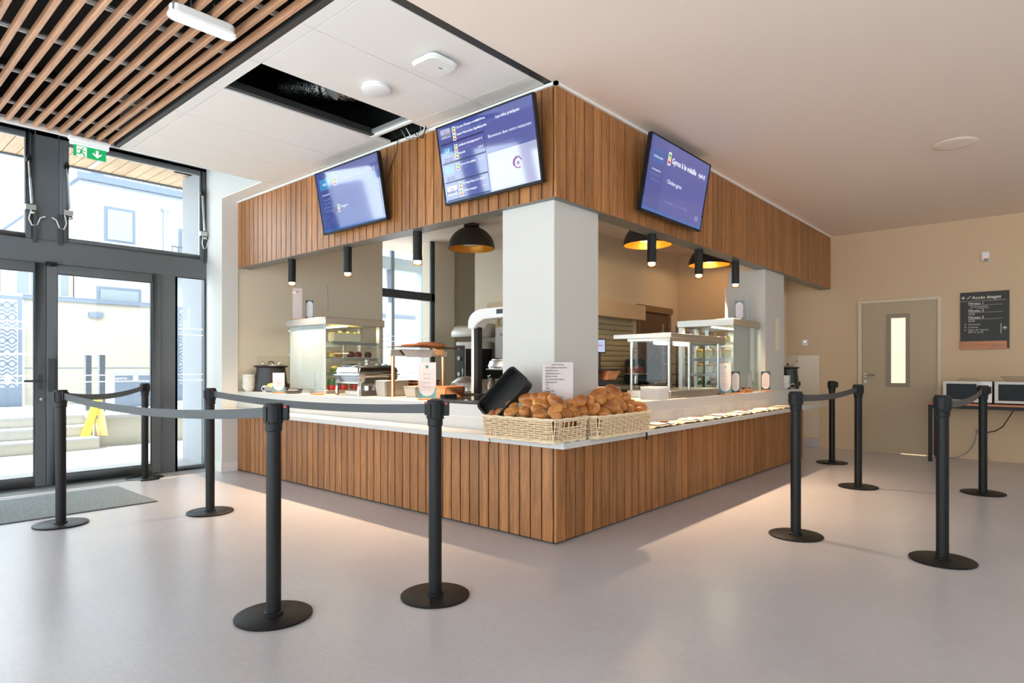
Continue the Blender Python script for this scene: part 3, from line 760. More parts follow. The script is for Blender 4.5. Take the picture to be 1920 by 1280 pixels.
# terrace with three steps
te = thing('terrace', (0, 10.5, -.02), 'pale stone terrace with three steps facing the entrance', 'terrace')
xs = 2.87
for k in range(3):
    part(te, 'step', MB().box(-8, xs, 10.5 + .33 * k, 10.5 + .33 * (k + 1), -.02, .13 + .15 * k), 'render_beige', smooth=False)
    part(te, 'nosing', MB().box(-8, xs, 10.485 + .33 * k, 10.82 + .33 * k, .13 + .15 * k, .15 + .15 * k), 'render_white', smooth=False)
part(te, 'platform', MB().box(-8, xs, 11.49, 17.9, -.02, .43).box(xs, 6.2, 10.75, 17.9, -.02, .40), 'render_beige', smooth=False)
part(te, 'paving', MB().box(-8, xs, 11.49, 17.9, .43, .45).box(xs - .02, 6.2, 10.7, 17.9, .40, .45), 'paving_white', smooth=False)
# garden wall
gw = thing('garden_wall', (4, 14.3, .45), 'beige rendered garden wall behind the terrace, with bluish coping', 'wall')
part(gw, 'wall', MB().box(2.72, 5.28, 14.3, 14.5, .45, 2.42), 'render_beige', smooth=False)
part(gw, 'coping', MB().box(2.68, 5.3, 14.24, 14.56, 2.42, 2.50), 'slate_blue', smooth=False)
part(gw, 'light_box', MB().box(3.72, 3.96, 14.22, 14.3, 2.14, 2.24), 'slate_blue', smooth=False)
part(gw, 'joint', MB().box(2.72, 5.28, 14.295, 14.301, 1.14, 1.155), 'slate_blue', smooth=False)
# white building behind
bd = thing('white_building', (10, 18, 0), 'white rendered building with square window seen through the fanlight', 'building')
part(bd, 'wall', MB().box(4.52, 16, 18, 30, -.2, 5.75), 'render_white', smooth=False)
part(bd, 'parapet', MB().box(4.42, 16, 17.88, 30, 5.75, 5.92), 'slate_blue', smooth=False)
def bwin(par, x0, x1, z0, z1, y, blind=True):
    f = part(par, 'window', MB().box(x0, x1, y - .02, y + .05, z0, z1), 'slate_blue', smooth=False)
    part(f, 'pane', MB().box(x0 + .07, x1 - .07, y - .04, y - .015, z0 + .07, z1 - .07), 'roller_blind' if blind else 'ext_glass', smooth=False)
    part(f, 'sill', MB().box(x0 - .08, x1 + .08, y - .12, y, z0 - .08, z0), 'render_white', smooth=False)
bwin(bd, 5.02, 5.72, 4.30, 5.20, 18); bwin(bd, 6.78, 7.6, 3.9, 4.92, 18); bwin(bd, 4.86, 5.86, 2.5, 3.18, 18, False)
part(bd, 'downpipe', MB().cyl((6.43, 17.95, 2.5), (6.43, 17.95, 5.3), .04, 10).lathe([(.04, 5.3), (.11, 5.36), (.11, 5.42), (0, 5.42)], (6.43, 17.95, 0), 10), 'render_white')
part(bd, 'balcony_slab', MB().box(6.3, 9, 17.3, 18, 3.72, 3.85), 'render_white', smooth=False)
bl = part(bd, 'balcony_rail', MB().box(6.35, 9, 17.3, 17.33, 4.28, 4.31).box(6.35, 9, 17.3, 17.33, 3.85, 3.9), 'anthracite_ext', smooth=False)
for k in range(14):
    part(bl, 'baluster', MB().box(6.36 + .14 * k, 6.375 + .14 * k, 17.3, 17.32, 3.9, 4.28), 'anthracite_ext', smooth=False)
rl = part(bd, 'roof_rail', MB().box(4.95, 11, 18.2, 18.24, 6.28, 6.32), 'slate_blue', smooth=False)
for k in range(34):
    part(rl, 'baluster', MB().box(5.0 + .14 * k, 5.02 + .14 * k, 18.2, 18.22, 5.92, 6.28), 'slate_blue', smooth=False)
part(bd, 'chimney', MB().box(5.0, 5.3, 19, 19.4, 5.75, 6.6), 'slate_blue', smooth=False)
b2 = thing('low_building', (0, 18.6, 0), 'low white building with a row of windows behind the left door leaf', 'building')
part(b2, 'wall', MB().box(-8, 4.5, 18.6, 26, -.2, 4.0), 'render_white', smooth=False)
for k in range(6):
    x = 4.62 - .72 * k if k else 4.50
    f = part(b2, 'window', MB().box(x - .55, x, 18.55, 18.62, 2.85, 3.9), 'tape_white', smooth=False)
    part(f, 'pane', MB().box(x - .52, x - .29, 18.53, 18.56, 2.92, 3.85).box(x - .25, x - .03, 18.53, 18.56, 2.92, 3.85), 'ext_glass', smooth=False)
    part(f, 'curtain', MB().box(x - .10, x - .04, 18.51, 18.53, 2.92, 3.85), 'yellow_plastic_pale', smooth=False)
# perforated gate panels left of the garden wall and far right
def perf(x0, x1, y, z0, z1, label):
    t = thing('perforated_panel', ((x0 + x1) / 2, y, z0), label, 'panel', 'perforated metal panels')
    part(t, 'frame', ring(MB(), x0, x1, z0, z1, .06, .06, .35, .06, y, y + .06), 'slate_blue', smooth=False)
    mb = MB(); n = int((x1 - x0 - .14) / .07); m_ = int((z1 - z0 - .42) / .07)
    for i in range(n):
        for j in range(m_):
            cx, cz = x0 + .10 + .07 * i, z0 + .39 + .07 * j; s = 1 if (i + j // 3) % 2 else -1
            mb.obox((cx, y + .02, cz), Vector((.032, 0, .032 * s)), Vector((0, .006, 0)), Vector((-.011 * s, 0, .011)))
    p = part(t, 'pattern', mb, 'slate_blue', smooth=False); p['kind'] = 'stuff'
perf(1.2, 2.67, 14.2, .45, 2.45, 'grey blue perforated metal panel seen through the left door leaf')
perf(5.30, 6.15, 14.15, .45, 2.45, 'grey blue perforated metal panel seen through the narrow side light')
# wooden eave over the entrance
ev = thing('eave', (0, 8.3, 3.62), 'timber boarded eave outside above the entrance', 'eave')
mev = MB().box(.004, .132, 0, 1.5, 0, .02).mesh('plank', 'wood_eave', smooth=False)
for k in range(62):
    put('plank', mev, ev, (-4.2 + .136 * k, 7.55 - 8.3, 0))
part(ev, 'edge', MB().box(-4.2, 4.3, 9.05, 9.10, 3.60, 3.72), 'slate_blue', smooth=False)
part(ev, 'deck', MB().box(-4.2, 4.3, 7.55, 9.08, 3.64, 3.72), 'slate_blue', smooth=False)
part(ev, 'light_strip', MB().box(2.33, 2.38, 7.6, 9.0, 3.612, 3.619), 'tape_white', smooth=False)
# outer wall return on the right of the entrance
struct('wall_outside', MB().box(3.27, 3.6, YG + .10, 8.55, -.2, 3.59), 'render_white', 'white outside wall beside the narrow side light', smooth=False)
# things on the terrace
t = thing('barrier_post', (3.13, 12.0, .45), 'left of two slim grey posts on the terrace', 'post', 'grey terrace posts')
part(t, 'post', MB().box(3.09, 3.17, 12.0, 12.1, .45, 1.36), 'anthracite_ext', smooth=False); part(t, 'cap', MB().box(3.08, 3.18, 11.99, 12.11, 1.36, 1.38), 'tape_white', smooth=False)
copy_tree(t, None, (3.20, 11.55, .45), label='right of two slim grey posts on the terrace')
t = thing('barrier_tape', (3.1, 11.9, 1.39), 'white barrier tape strung over the terrace posts', 'tape')
part(t, 'tape', MB().ribbon([(1.2, 12.1, 1.36), (2.4, 12.05, 1.37), (3.13, 12.05, 1.395), (3.20, 11.60, 1.395), (3.38, 11.55, 1.37), (3.5, 11.56, 1.30), (3.56, 11.55, 1.20)], .03, .004), 'tape_white', smooth=False)
t = thing('planter_box', (4.1, 12.8, .45), 'slate blue box with pale lid on the terrace', 'box')
part(t, 'body', MB().box(3.68, 4.7, 12.6, 13.2, .45, 1.04), 'slate_blue', smooth=False); part(t, 'lid', MB().box(3.66, 4.72, 12.58, 13.22, 1.04, 1.09), 'render_white', smooth=False)
# yellow folding floor sign leaning on the step
c = gz(166, 818, .15)
t = thing('wet_floor_sign', c, 'bright yellow folding floor sign standing on the lowest step', 'floor sign')
R_ = Vector((.66, -.7513, 0)); F_ = Vector((.7513, .66, 0)); up = Vector((0, 0, 1))
part(t, 'front_panel', MB().prism([(-.07, 0), (.07, 0), (.05, 1), (-.05, 1)], c - R_ * .04 - F_ * .02, R_, up * .58 + R_ * .15 + F_ * .05, F_ * .014), 'yellow_plastic', smooth=False)
part(t, 'back_panel', MB().prism([(-.08, 0), (.08, 0), (.05, 1), (-.05, 1)], c + R_ * .12 + F_ * .12, R_, up * .58 - R_ * .01 - F_ * .08, F_ * .014), 'yellow_plastic_pale', smooth=False)
h_ = c + up * .585 + R_ * .11 + F_ * .035
part(t, 'hinge', MB().obox(h_, R_ * .05, F_ * .02, up * .014), 'yellow_plastic', smooth=False)
# outside the kitchen window
kb = thing('neighbour_building', (10, 12, 0), 'pale building with sloping roof outside the kitchen window', 'building')
part(kb, 'wall', MB().box(6.3, 16, 12.0, 12.3, -.2, 3.2).prism([(8.6, 3.2), (16, 3.2), (16, 7.0), (12.5, 5.2)], (0, 12.0, 0), (1, 0, 0), (0, 0, 1), (0, .3, 0)), 'render_white', smooth=False)
part(kb, 'coping', MB().box(6.3, 16, 11.95, 12.02, 2.35, 2.42), 'slate_blue', smooth=False)
pbr('pale_blue_frame', (186, 206, 226), .5)
ff_k = thing('outer_frame', (6.9, 8.3, 0), 'pale blue outer window framing just outside the kitchen window', 'frame')
part(ff_k, 'mullion', MB().box(7.08, 7.36, 8.3, 8.45, -.2, 4.2), 'pale_blue_frame', smooth=False); part(ff_k, 'mullion', MB().box(6.44, 6.50, 8.3, 8.45, -.2, 4.2), 'slate_blue', smooth=False)
part(ff_k, 'transom', MB().box(6.0, 7.36, 8.31, 8.44, 2.78, 2.98), 'pale_blue_frame', smooth=False)
# ------------------------------------------------------------------ queue barrier posts
def barrier_post(loc, label, base_tilt=0):
    t = thing('barrier_stanchion', (0, 0, 0), label, 'barrier post', 'black retractable belt barrier posts')
    put('base', MB().lathe([(0, .0), (.172, .0), (.175, .004), (.175, .010), (.171, .0125), (0, .0128)], n=48).mesh('base', 'black_metal'), t)
    put('pole', MB().lathe([(.0335, .012), (.0335, .875)], n=28).lathe([(.043, .012), (.043, .022), (.0335, .026)], n=28).mesh('pole', 'black_metal'), t)
    hd = put('head', MB().lathe([(.0335, .868), (.0385, .872), (.0385, .905), (.0425, .909), (.0425, .993), (.040, .999), (0, 1.0)], n=28).mesh('head', 'black_plastic'), t)
    mb = MB()
    for a in range(4):
        c, s = math.cos(a * R90), math.sin(a * R90)
        mb.obox((c * .043, s * .043, .95), Vector((-s, c, 0)) * .015, Vector((c, s, 0)) * .004, Vector((0, 0, .034)))
    put('slot_plate', mb.mesh('slot_plate', 'black_plastic', smooth=False, bevel=.002, seg=1), hd)
    mb = MB()
    for a in range(4):
        c, s = math.cos(a * R90 + .5), math.sin(a * R90 + .5)
        mb.box(c * .0425 - .003, c * .0425 + .003, s * .0425 - .003, s * .0425 + .003, .905, .918)
    put('clip', mb.mesh('clip', 'black_metal', smooth=False), hd)
    return t
def belt_on(post, p, q, sag):
    """belt from the head of post p to the head of post q, with its clips"""
    p, q = Vector((p[0], p[1], 0)), Vector((q[0], q[1], 0)); d = (q - p); Ln = d.length; d.normalize()
    a0, a1 = .045, Ln - .045
    pts = []
    for i in range(25):
        t_ = i / 24; s_ = a0 + (a1 - a0) * t_
        pts.append(tuple(d * s_ + Vector((0, 0, .955 - sag * 4 * t_ * (1 - t_)))))
    put('belt', MB().ribbon(pts, .048, .0025).mesh('belt', 'belt_webbing', smooth=True), post)
    s = Vector((-d.y, d.x, 0))
    for k, (pos, nm) in enumerate(((a0 + .012, 'belt_clip'), (a1 - .012, 'belt_clip'))):
        c = d * pos + Vector((0, 0, .955))
        o = put(nm, MB().obox(c, d * .017, s * .011, Vector((0, 0, .034))).mesh(nm, 'black_plastic', smooth=False, bevel=.003, seg=1), post)
        put('release_button', MB().obox(c + Vector((0, 0, .028)), d * .006, s * .0125, Vector((0, 0, .005))).mesh('release_button', 'red_plastic', smooth=False), o)
PP = dict(a=(1.467, 2.777), b=(2.141, 2.403), c=(2.179, 5.148), d=(1.278, 5.581), e=(2.385, 7.215), f=(4.555, 1.383), g=(4.55, .539), h=(6.793, 1.485), i=(8.30, 2.10), j=(7.22, .545))
LBL = dict(a='large black belt post in the left foreground, nearest the camera', b='black belt post in front of the counter boards, left of the bread baskets', c='black belt post in front of the white pier at the counter end',
           d='black belt post at the edge of the grey entrance mat', e='black belt post right against the glazed entrance door', f='black belt post just right of the counter front, red clip on its belt',
           g='nearest black belt post on the right side of the room', h='black belt post in front of the beige door', i='rearmost black belt post by the end of the tray shelf', j='black belt post in front of the microwave table')
proto = None
posts = {}
for k in 'abcdefghij':
    if proto is None:
        proto = barrier_post(PP[k], LBL[k]); posts[k] = proto; base = list(proto.children); proto.location = (PP[k][0], PP[k][1], 0)
    else:
        posts[k] = copy_tree(proto, None, (PP[k][0], PP[k][1], 0), label=LBL[k])
belt_on(posts['d'], PP['d'], PP['a'], .055)
belt_on(posts['c'], PP['c'], PP['b'], .035)
belt_on(posts['d'], PP['d'], PP['e'], .045)
belt_on(posts['f'], PP['f'], PP['h'], .03)
belt_on(posts['g'], PP['g'], PP['j'], .05)
def loose_clip(k, dx, dy):
    d = Vector((dx, dy, 0)).normalized(); s = Vector((-d.y, d.x, 0)); c = d * .057 + Vector((0, 0, .955))
    o = put('belt_clip', MB().obox(c, d * .015, s * .011, Vector((0, 0, .034))).mesh('belt_clip', 'black_plastic', smooth=False, bevel=.003, seg=1), posts[k])
    put('release_button', MB().obox(c + Vector((0, 0, .028)), d * .006, s * .0125, Vector((0, 0, .005))).mesh('release_button', 'red_plastic', smooth=False), o)
loose_clip('a', .66, -.75); loose_clip('b', .66, -.75); loose_clip('i', .66, -.75); loose_clip('j', .5, -.6)
# ------------------------------------------------------------------ entrance mat
mt = thing('entrance_mat', (1.3, 6.4, 0), 'grey loop pile entrance mat lying in front of the glazed door', 'mat')
pbr('mat_pile', (144, 152, 152), .95, noise=.7, nscale=70, bump=.8, bscale=140)
part(mt, 'pile', MB().box(.5, 2.04, 5.90, 6.935, 0.002, .010), 'mat_pile', bevel=.003)
part(mt, 'border', MB().box(.49, 2.052, 5.888, 6.947, 0, .005), 'aluminium_grey_dark', bevel=.002)
# ------------------------------------------------------------------ ceiling fittings
em = thing('emergency_light', (0, 0, 0), 'long rounded white emergency light hung under the timber slats', 'ceiling light')
p0, p1 = gz(333, 30, 2.99), gz(425, 66, 2.99)
cx_ = (p0 + p1) / 2; dv = (p1 - p0).normalized(); sv = Vector((-dv.y, dv.x, 0)); L2 = (p1 - p0).length / 2
em.location = cx_
def stadium(L_, r, n=10):
    return [(L_ + r * math.cos(a), r * math.sin(a)) for a in [(-.5 + i / n) * math.pi for i in range(n + 1)]] + [(-L_ + r * math.cos(a), r * math.sin(a)) for a in [(.5 + i / n) * math.pi for i in range(n + 1)]]
part(em, 'housing', MB().prism(stadium(L2, .040), cx_ + Vector((0, 0, .012)), dv, sv, (0, 0, .040)), 'white_plastic', bevel=.004)
pbr('diffuser', (236, 240, 240), .25, emit=(236, 242, 244), es=.15, bump=.1, bscale=90)
part(em, 'diffuser', MB().prism(stadium(L2 + .004, .045), cx_ + Vector((0, 0, -.012)), dv, sv, (0, 0, .025)), 'diffuser', bevel=.007)
part(em, 'end_cap', MB().obox(cx_ - dv * (L2 + .02) + Vector((0, 0, .034)), dv * .014, sv * .030, Vector((0, 0, .02))), 'grey_plastic', bevel=.003)
part(em, 'hanger', MB().cyl(cx_ + dv * .06 + Vector((0, 0, .05)), cx_ + dv * .06 + Vector((0, 0, .14)), .004, 6).cyl(cx_ - dv * .06 + Vector((0, 0, .05)), cx_ - dv * .06 + Vector((0, 0, .14)), .004, 6), 'grey_plastic')
# exit sign
ex = thing('exit_sign', (1.57, 6.02, 2.875), 'green emergency exit sign with running figure and down arrow', 'exit sign')
X0, X1 = 1.448, 1.702
part(ex, 'mount', MB().box(X0 - .02, X1 + .02, 5.98, 6.045, 3.012, 3.038), 'white_plastic', bevel=.006)
part(ex, 'light_bar', MB().box(X0 - .01, X1 + .01, 5.995, 6.035, 2.975, 3.012), 'diffuser', bevel=.004)
pbr('sign_green', (16, 160, 92), .3, emit=(20, 190, 110), es=.25); pbr('sign_white', (240, 244, 240), .3, emit=(240, 244, 240), es=.2)
part(ex, 'plate', MB().box(X0, X1, 6.008, 6.016, 2.875, 2.975), 'clear_acrylic', smooth=False)
pn = part(ex, 'panel', MB().box(X0 + .012, X1 - .012, 6.004, 6.008, 2.882, 2.972), 'sign_green', smooth=False)
def sg(poly, m, lift=.0006, nm='symbol'):
    """poly in (0..1, 0..1) of the panel"""
    W_, H_ = X1 - X0 - .024, .090
    return part(pn, nm, MB().prism([(a * W_, b * H_) for a, b in poly], (X0 + .012, 6.004 - lift, 2.882), (1, 0, 0), (0, 0, 1), (0, -.0006, 0)), m, smooth=False, fix=True)
sg([(.09, .0), (.40, .0), (.40, .95), (.09, .95)], 'sign_white', .0001)
mbf = MB()
W_, H_ = X1 - X0 - .024, .090
def stroke(pts, wd):
    for (a, b), (c, d) in zip(pts, pts[1:]):
        A = Vector((X0 + .012 + a * W_, 6.0032, 2.882 + b * H_)); B = Vector((X0 + .012 + c * W_, 6.0032, 2.882 + d * H_)); D = (B - A) / 2
        S = Vector((-D.z, 0, D.x)).normalized() * wd / 2
        mbf.obox((A + B) / 2, D * 1.08, S, Vector((0, -.0004, 0)))
stroke([(.245, .66), (.225, .40)], .014); stroke([(.25, .62), (.32, .52), (.37, .56)], .006); stroke([(.24, .64), (.16, .68), (.13, .54)], .006)
stroke([(.23, .42), (.30, .30), (.34, .05)], .009); stroke([(.225, .42), (.20, .26), (.10, .26)], .009)
part(pn, 'running_figure', mbf, 'sign_green', smooth=False)
part(pn, 'figure_head', MB().cyl((X0 + .012 + .275 * W_, 6.0035, 2.882 + .78 * H_), (X0 + .012 + .275 * W_, 6.0028, 2.882 + .78 * H_), .0065, 14), 'sign_green', smooth=False)
sg([(.72, .15), (.86, .48), (.86, .62), (.765, .45), (.765, .85), (.675, .85), (.675, .45), (.58, .62), (.58, .48)], 'sign_white', .0001, 'arrow')
# smoke detector, wireless access point and round grille
def disc_thing(x, y, r, h, nm, label, cat, m='white_plastic', prof=None):
    t = thing(nm, (x, y, ZC - h), label, cat)
    part(t, 'base', MB().lathe([(0, ZC), (r * .92, ZC), (r * .92, ZC - h * .35), (0, ZC - h * .35)], (x, y, 0), 32), m)
    part(t, 'cover', MB().lathe(prof or [(r * .96, ZC - h * .3), (r, ZC - h * .45), (r * .97, ZC - h * .75), (r * .7, ZC - h * .95), (0, ZC - h)], (x, y, 0), 36), m)
    return t
disc_thing(2.536, 3.436, .095, .045, 'smoke_detector', 'round white detector dome on the ceiling tile beside the open bay', 'detector')
disc_thing(6.369, .67, .165, .014, 'ceiling_grille', 'flat round white disc on the plaster ceiling at right', 'ceiling disc', 'ceiling_paint')
ap = thing('access_point', (2.55, 2.87, ZC - .05), 'rounded square white wireless access point with green light on the ceiling', 'access point')
def rsq(r, c_, n=6):
    out = []
    for q in range(4):
        a = q * R90; cx, cy = ((1, 1), (-1, 1), (-1, -1), (1, -1))[q]
        for i in range(n + 1):
            t_ = a + R90 * i / n; out.append((cx * (r - c_) + c_ * math.cos(t_), cy * (r - c_) + c_ * math.sin(t_)))
    return out
part(ap, 'mount', MB().prism(rsq(.085, .04), (2.55, 2.87, ZC - .02), (1, 0, 0), (0, 1, 0), (0, 0, .02)), 'grey_plastic')
part(ap, 'body', MB().prism(rsq(.112, .055), (2.55, 2.87, ZC - .048), (1, 0, 0), (0, 1, 0), (0, 0, .030)), 'white_plastic', bevel=.010, seg=3)
part(ap, 'front_seam', MB().prism(rsq(.101, .048), (2.55, 2.87, ZC - .0495), (1, 0, 0), (0, 1, 0), (0, 0, .003)), 'white_lacquer', bevel=.001)
part(ap, 'logo', MB().box(2.565, 2.59, 2.842, 2.849, ZC - .0503, ZC - .0494), 'ink', smooth=False)
part(ap, 'status_light', MB().cyl((2.605, 2.832, ZC - .0503), (2.605, 2.832, ZC - .049), .004, 10), 'led_green')
# flexible duct inside the open ceiling bay
du = thing('flexible_duct', (2.75, 3.95, ZC + .12), 'crinkled silver ventilation duct inside the open ceiling bay', 'duct')
pbr('foil', (170, 172, 172), .3, metal=1.0, bump=1.0, bscale=60)
pts = [(2.50, 4.6, 3.36), (2.66, 4.32, 3.33), (2.80, 4.05, 3.30), (2.95, 3.86, 3.30), (3.10, 3.70, 3.34)]
pp = []
for i in range(len(pts) - 1):
    for k in range(9):
        u_ = k / 9; pp.append(Vector(pts[i]).lerp(Vector(pts[i + 1]), u_))
pp.append(Vector(pts[-1]))
part(du, 'sleeve', MB().tube(pp, [.085 + .012 * (i % 2) for i in range(len(pp))], 18), 'foil')
part(du, 'collar', MB().cyl((2.62, 4.10, 3.20), (2.66, 4.06, 3.29), .055, 20, .06), 'galvanised')
part(du, 'strap', MB().tube([(2.55, 4.3, 3.5), (2.62, 4.15, 3.24), (2.72, 4.05, 3.19), (2.84, 3.98, 3.22), (2.9, 3.95, 3.5)], .006, 6), 'black_plastic')

# ------------------------------------------------------------------ right wall: door, sign, small fittings
ndoor[0] += 1
do = tag(put('door_%d' % ndoor[0], None, None, (XE, 1.65, 0)), None, None, None, 'structure'); do['label'] = 'beige flush door with narrow vision panel'
pbr('door_paint', (186, 168, 138), .5); pbr('door_frame_paint', (220, 204, 176), .5); pbr('taupe_frame', (150, 134, 116), .5)
part(do, 'frame', MB().box(XE - .03, XE + .002, 2.087, 2.135, 0, 2.09).box(XE - .03, XE + .002, 1.165, 1.209, 0, 2.09).box(XE - .03, XE + .002, 1.209, 2.087, 2.045, 2.09), 'door_frame_paint', bevel=.003)
pbr('pane_backlight', (250, 244, 226), .4, emit=(255, 236, 190), es=.55)  # glow put into the material for light from behind the door
LFx = XE - .012
lf = part(do, 'leaf', MB().box(LFx, XE + .002, 1.211, 1.565, .012, 2.043).box(LFx, XE + .002, 1.735, 2.085, .012, 2.043).box(LFx, XE + .002, 1.565, 1.735, .012, .95).box(LFx, XE + .002, 1.565, 1.735, 1.83, 2.043), 'door_paint', smooth=False)
mbr = MB()
for y0, y1, z0, z1 in ((1.520, 1.565, .900, 1.885), (1.735, 1.787, .900, 1.885), (1.565, 1.735, .900, .952), (1.565, 1.735, 1.828, 1.885)):
    mbr.box(LFx - .014, LFx + .002, y0, y1, z0, z1)
part(do, 'vision_frame', mbr, 'taupe_frame', smooth=False)
part(do, 'vision_pane', MB().box(XE - .004, XE + .001, 1.56, 1.74, .94, 1.84), 'pane_backlight', smooth=False)
part(do, 'lever', MB().tube([(LFx, 2.045, 1.055), (LFx - .05, 2.045, 1.055), (LFx - .055, 2.03, 1.055), (LFx - .055, 1.925, 1.055)], .010, 8), 'steel')
part(do, 'rosette', MB().cyl((LFx - .008, 2.045, 1.055), (LFx, 2.045, 1.055), .026, 16).cyl((LFx - .006, 2.045, .97), (LFx, 2.045, .97), .02, 16), 'steel')
part(do, 'light_gap', MB().box(XE - .010, XE, 1.22, 1.62, .002, .006), 'pane_backlight', smooth=False)
# direction sign
sg_ = thing('direction_sign', (XE - .02, .72, 1.40), 'black direction sign with white lettering and timber base strip', 'sign')
pbr('sign_black', (38, 36, 32), .5)
pbr('sign_letter', (226, 218, 206), .6)
part(sg_, 'board', MB().box(XE - .020, XE - .004, .478, .968, 1.40, 2.11), 'sign_black', smooth=False)
part(sg_, 'timber_strip', MB().box(XE - .028, XE - .006, .500, .974, 1.392, 1.492), 'wood_table', bevel=.002, seg=1)
xf = XE - .0208; exS, eyS = Vector((0, -1, 0)), Vector((0, 0, 1))
def sgt(s, y, z, size, bold=False):
    letter(sg_, s, size, (xf, y, z), exS, eyS, 'sign_letter', bold=bold)
sgt('Accès étages', .848, 2.022, .056, True)
part(sg_, 'rule', MB().box(xf - .0006, xf, .505, .966, 1.996, 1.999), 'sign_letter', smooth=False)
for i, (n, z) in enumerate((('Niveau 1', 1.953), ('Niveau 2', 1.862), ('Niveau 3', 1.777))):
    sgt(n, .885, z, .044, True)
    part(sg_, 'rule', MB().box(xf - .0006, xf, .540, .885, z - .010, z - .0075), 'sign_letter', smooth=False)
sgt('Groupama', .832, 1.915, .034); sgt('G25', .885, 1.822, .040); sgt('G25', .885, 1.737, .040)
part(sg_, 'rule', MB().box(xf - .0006, xf, .68, .805, 1.900, 1.903), 'sign_letter', smooth=False)
sgt('Ascenseur', .885, 1.695, .030); sgt('Cuisines', .885, 1.660, .030); sgt('Salles de réunion', .885, 1.625, .030); sgt('ESP 01 et 02', .885, 1.595, .030)
for z in (1.696, 1.661, 1.626):
    part(sg_, 'pictogram', MB().box(xf - .0006, xf, .905, .925, z, z + .018), 'ink_pale', smooth=False)
def poly_sign(pts, nm):
    part(sg_, nm, MB().prism([(a, b) for a, b in pts], (xf, 0, 0), (0, 1, 0), (0, 0, 1), (-.0006, 0, 0)), 'sign_letter', smooth=False)
poly_sign([(.955, 2.042), (.935, 2.062), (.928, 2.056), (.938, 2.046), (.912, 2.046), (.912, 2.038), (.938, 2.038), (.928, 2.028), (.935, 2.022)], 'arrow')
poly_sign([(.520, 1.673), (.544, 1.648), (.536, 1.641), (.524, 1.654), (.524, 1.630), (.516, 1.630), (.516, 1.654), (.504, 1.641), (.497, 1.648)], 'arrow')
poly_sign([(.555, 1.58), (.561, 1.58), (.561, 1.71), (.555, 1.71)], 'rule')
poly_sign([(.893, 2.022), (.893, 2.030), (.880, 2.030), (.880, 2.042), (.867, 2.042), (.867, 2.054), (.856, 2.054), (.856, 2.060), (.873, 2.060), (.873, 2.048), (.886, 2.048), (.886, 2.036), (.899, 2.036), (.899, 2.022)], 'stair_symbol')
part(sg_, 'emblem', MB().ribbon([(xf - .0005, .862 + .02 * math.cos(a * .5), 1.918 + .016 * math.sin(a * .5)) for a in range(2, 11)], .006, .004, (1, 0, 0)), 'sign_letter', smooth=False)
# motion sensor, thermostat, socket
t = thing('motion_sensor', (XE - .03, .711, 2.48), 'small white motion sensor with red light high on the right wall', 'sensor')
part(t, 'body', MB().box(XE - .045, XE, .672, .750, 2.485, 2.605), 'white_plastic', bevel=.012, seg=3); part(t, 'lens', MB().box(XE - .052, XE - .040, .680, .728, 2.478, 2.520), 'grey_plastic', bevel=.005); part(t, 'indicator', MB().cyl((XE - .055, .728, 2.528), (XE - .044, .728, 2.528), .006, 8), 'led_red')
t = thing('thermostat', (XE - .02, 2.835, 1.48), 'small white thermostat on the wall above the tiles', 'thermostat')
part(t, 'body', MB().box(XE - .028, XE, 2.795, 2.875, 1.485, 1.570), 'white_plastic', bevel=.005); part(t, 'dial', MB().cyl((XE - .038, 2.83, 1.540), (XE - .028, 2.83, 1.540), .014, 14), 'steel')
t = thing('wall_socket', (XE - .01, .79, .32), 'white wall socket with plug low on the right wall', 'socket')
part(t, 'plate', MB().box(XE - .010, XE, .73, .84, .325, .405), 'wall_cream', bevel=.003); part(t, 'plug', MB().cyl((XE - .045, .79, .365), (XE - .008, .79, .365), .022, 16, .026), 'grey_plastic')
t = thing('power_cable', (XE - .1, .9, 0), 'grey power cable curving from the wall socket down to the floor', 'cable')
part(t, 'cable', MB().tube([(XE - .045, .79, .36), (XE - .065, .80, .33), (XE - .06, .81, .26), (XE - .06, .84, .17), (XE - .06, .90, .08), (XE - .07, .99, .02), (XE - .09, 1.10, .007), (XE - .10, 1.25, .007), (XE - .06, 1.32, .007)], .007, 8), 'grey_plastic')
t = thing('power_cable', (XE - .2, .5, .3), 'thin black cable sloping from the table edge behind the belt post', 'cable')
part(t, 'cable', MB().tube([(9.30, .42, .66), (9.4, .46, .58), (9.55, .53, .45), (9.62, .60, .39), (9.70, .68, .36), (XE - .02, .76, .345)], .006, 6), 'black_plastic')
t = thing('cable_sleeve', (XE - .05, .72, .02), 'loose pale cable sleeve hanging low on the right wall', 'cable')
part(t, 'sleeve', MB().tube([(XE - .02, .77, .20), (XE - .04, .74, .14), (XE - .05, .68, .07), (XE - .05, .66, .01), (XE - .06, .72, .008)], .010, 6), 'wall_cream')
t = thing('keypad', (7.9, 2.52, 1.3), 'flat pale switch plate on the side of the end column', 'switch plate')
part(t, 'plate', MB().box(7.62, 7.74, 2.532, 2.54, 1.36, 1.74), 'wall_kitchen', bevel=.002)
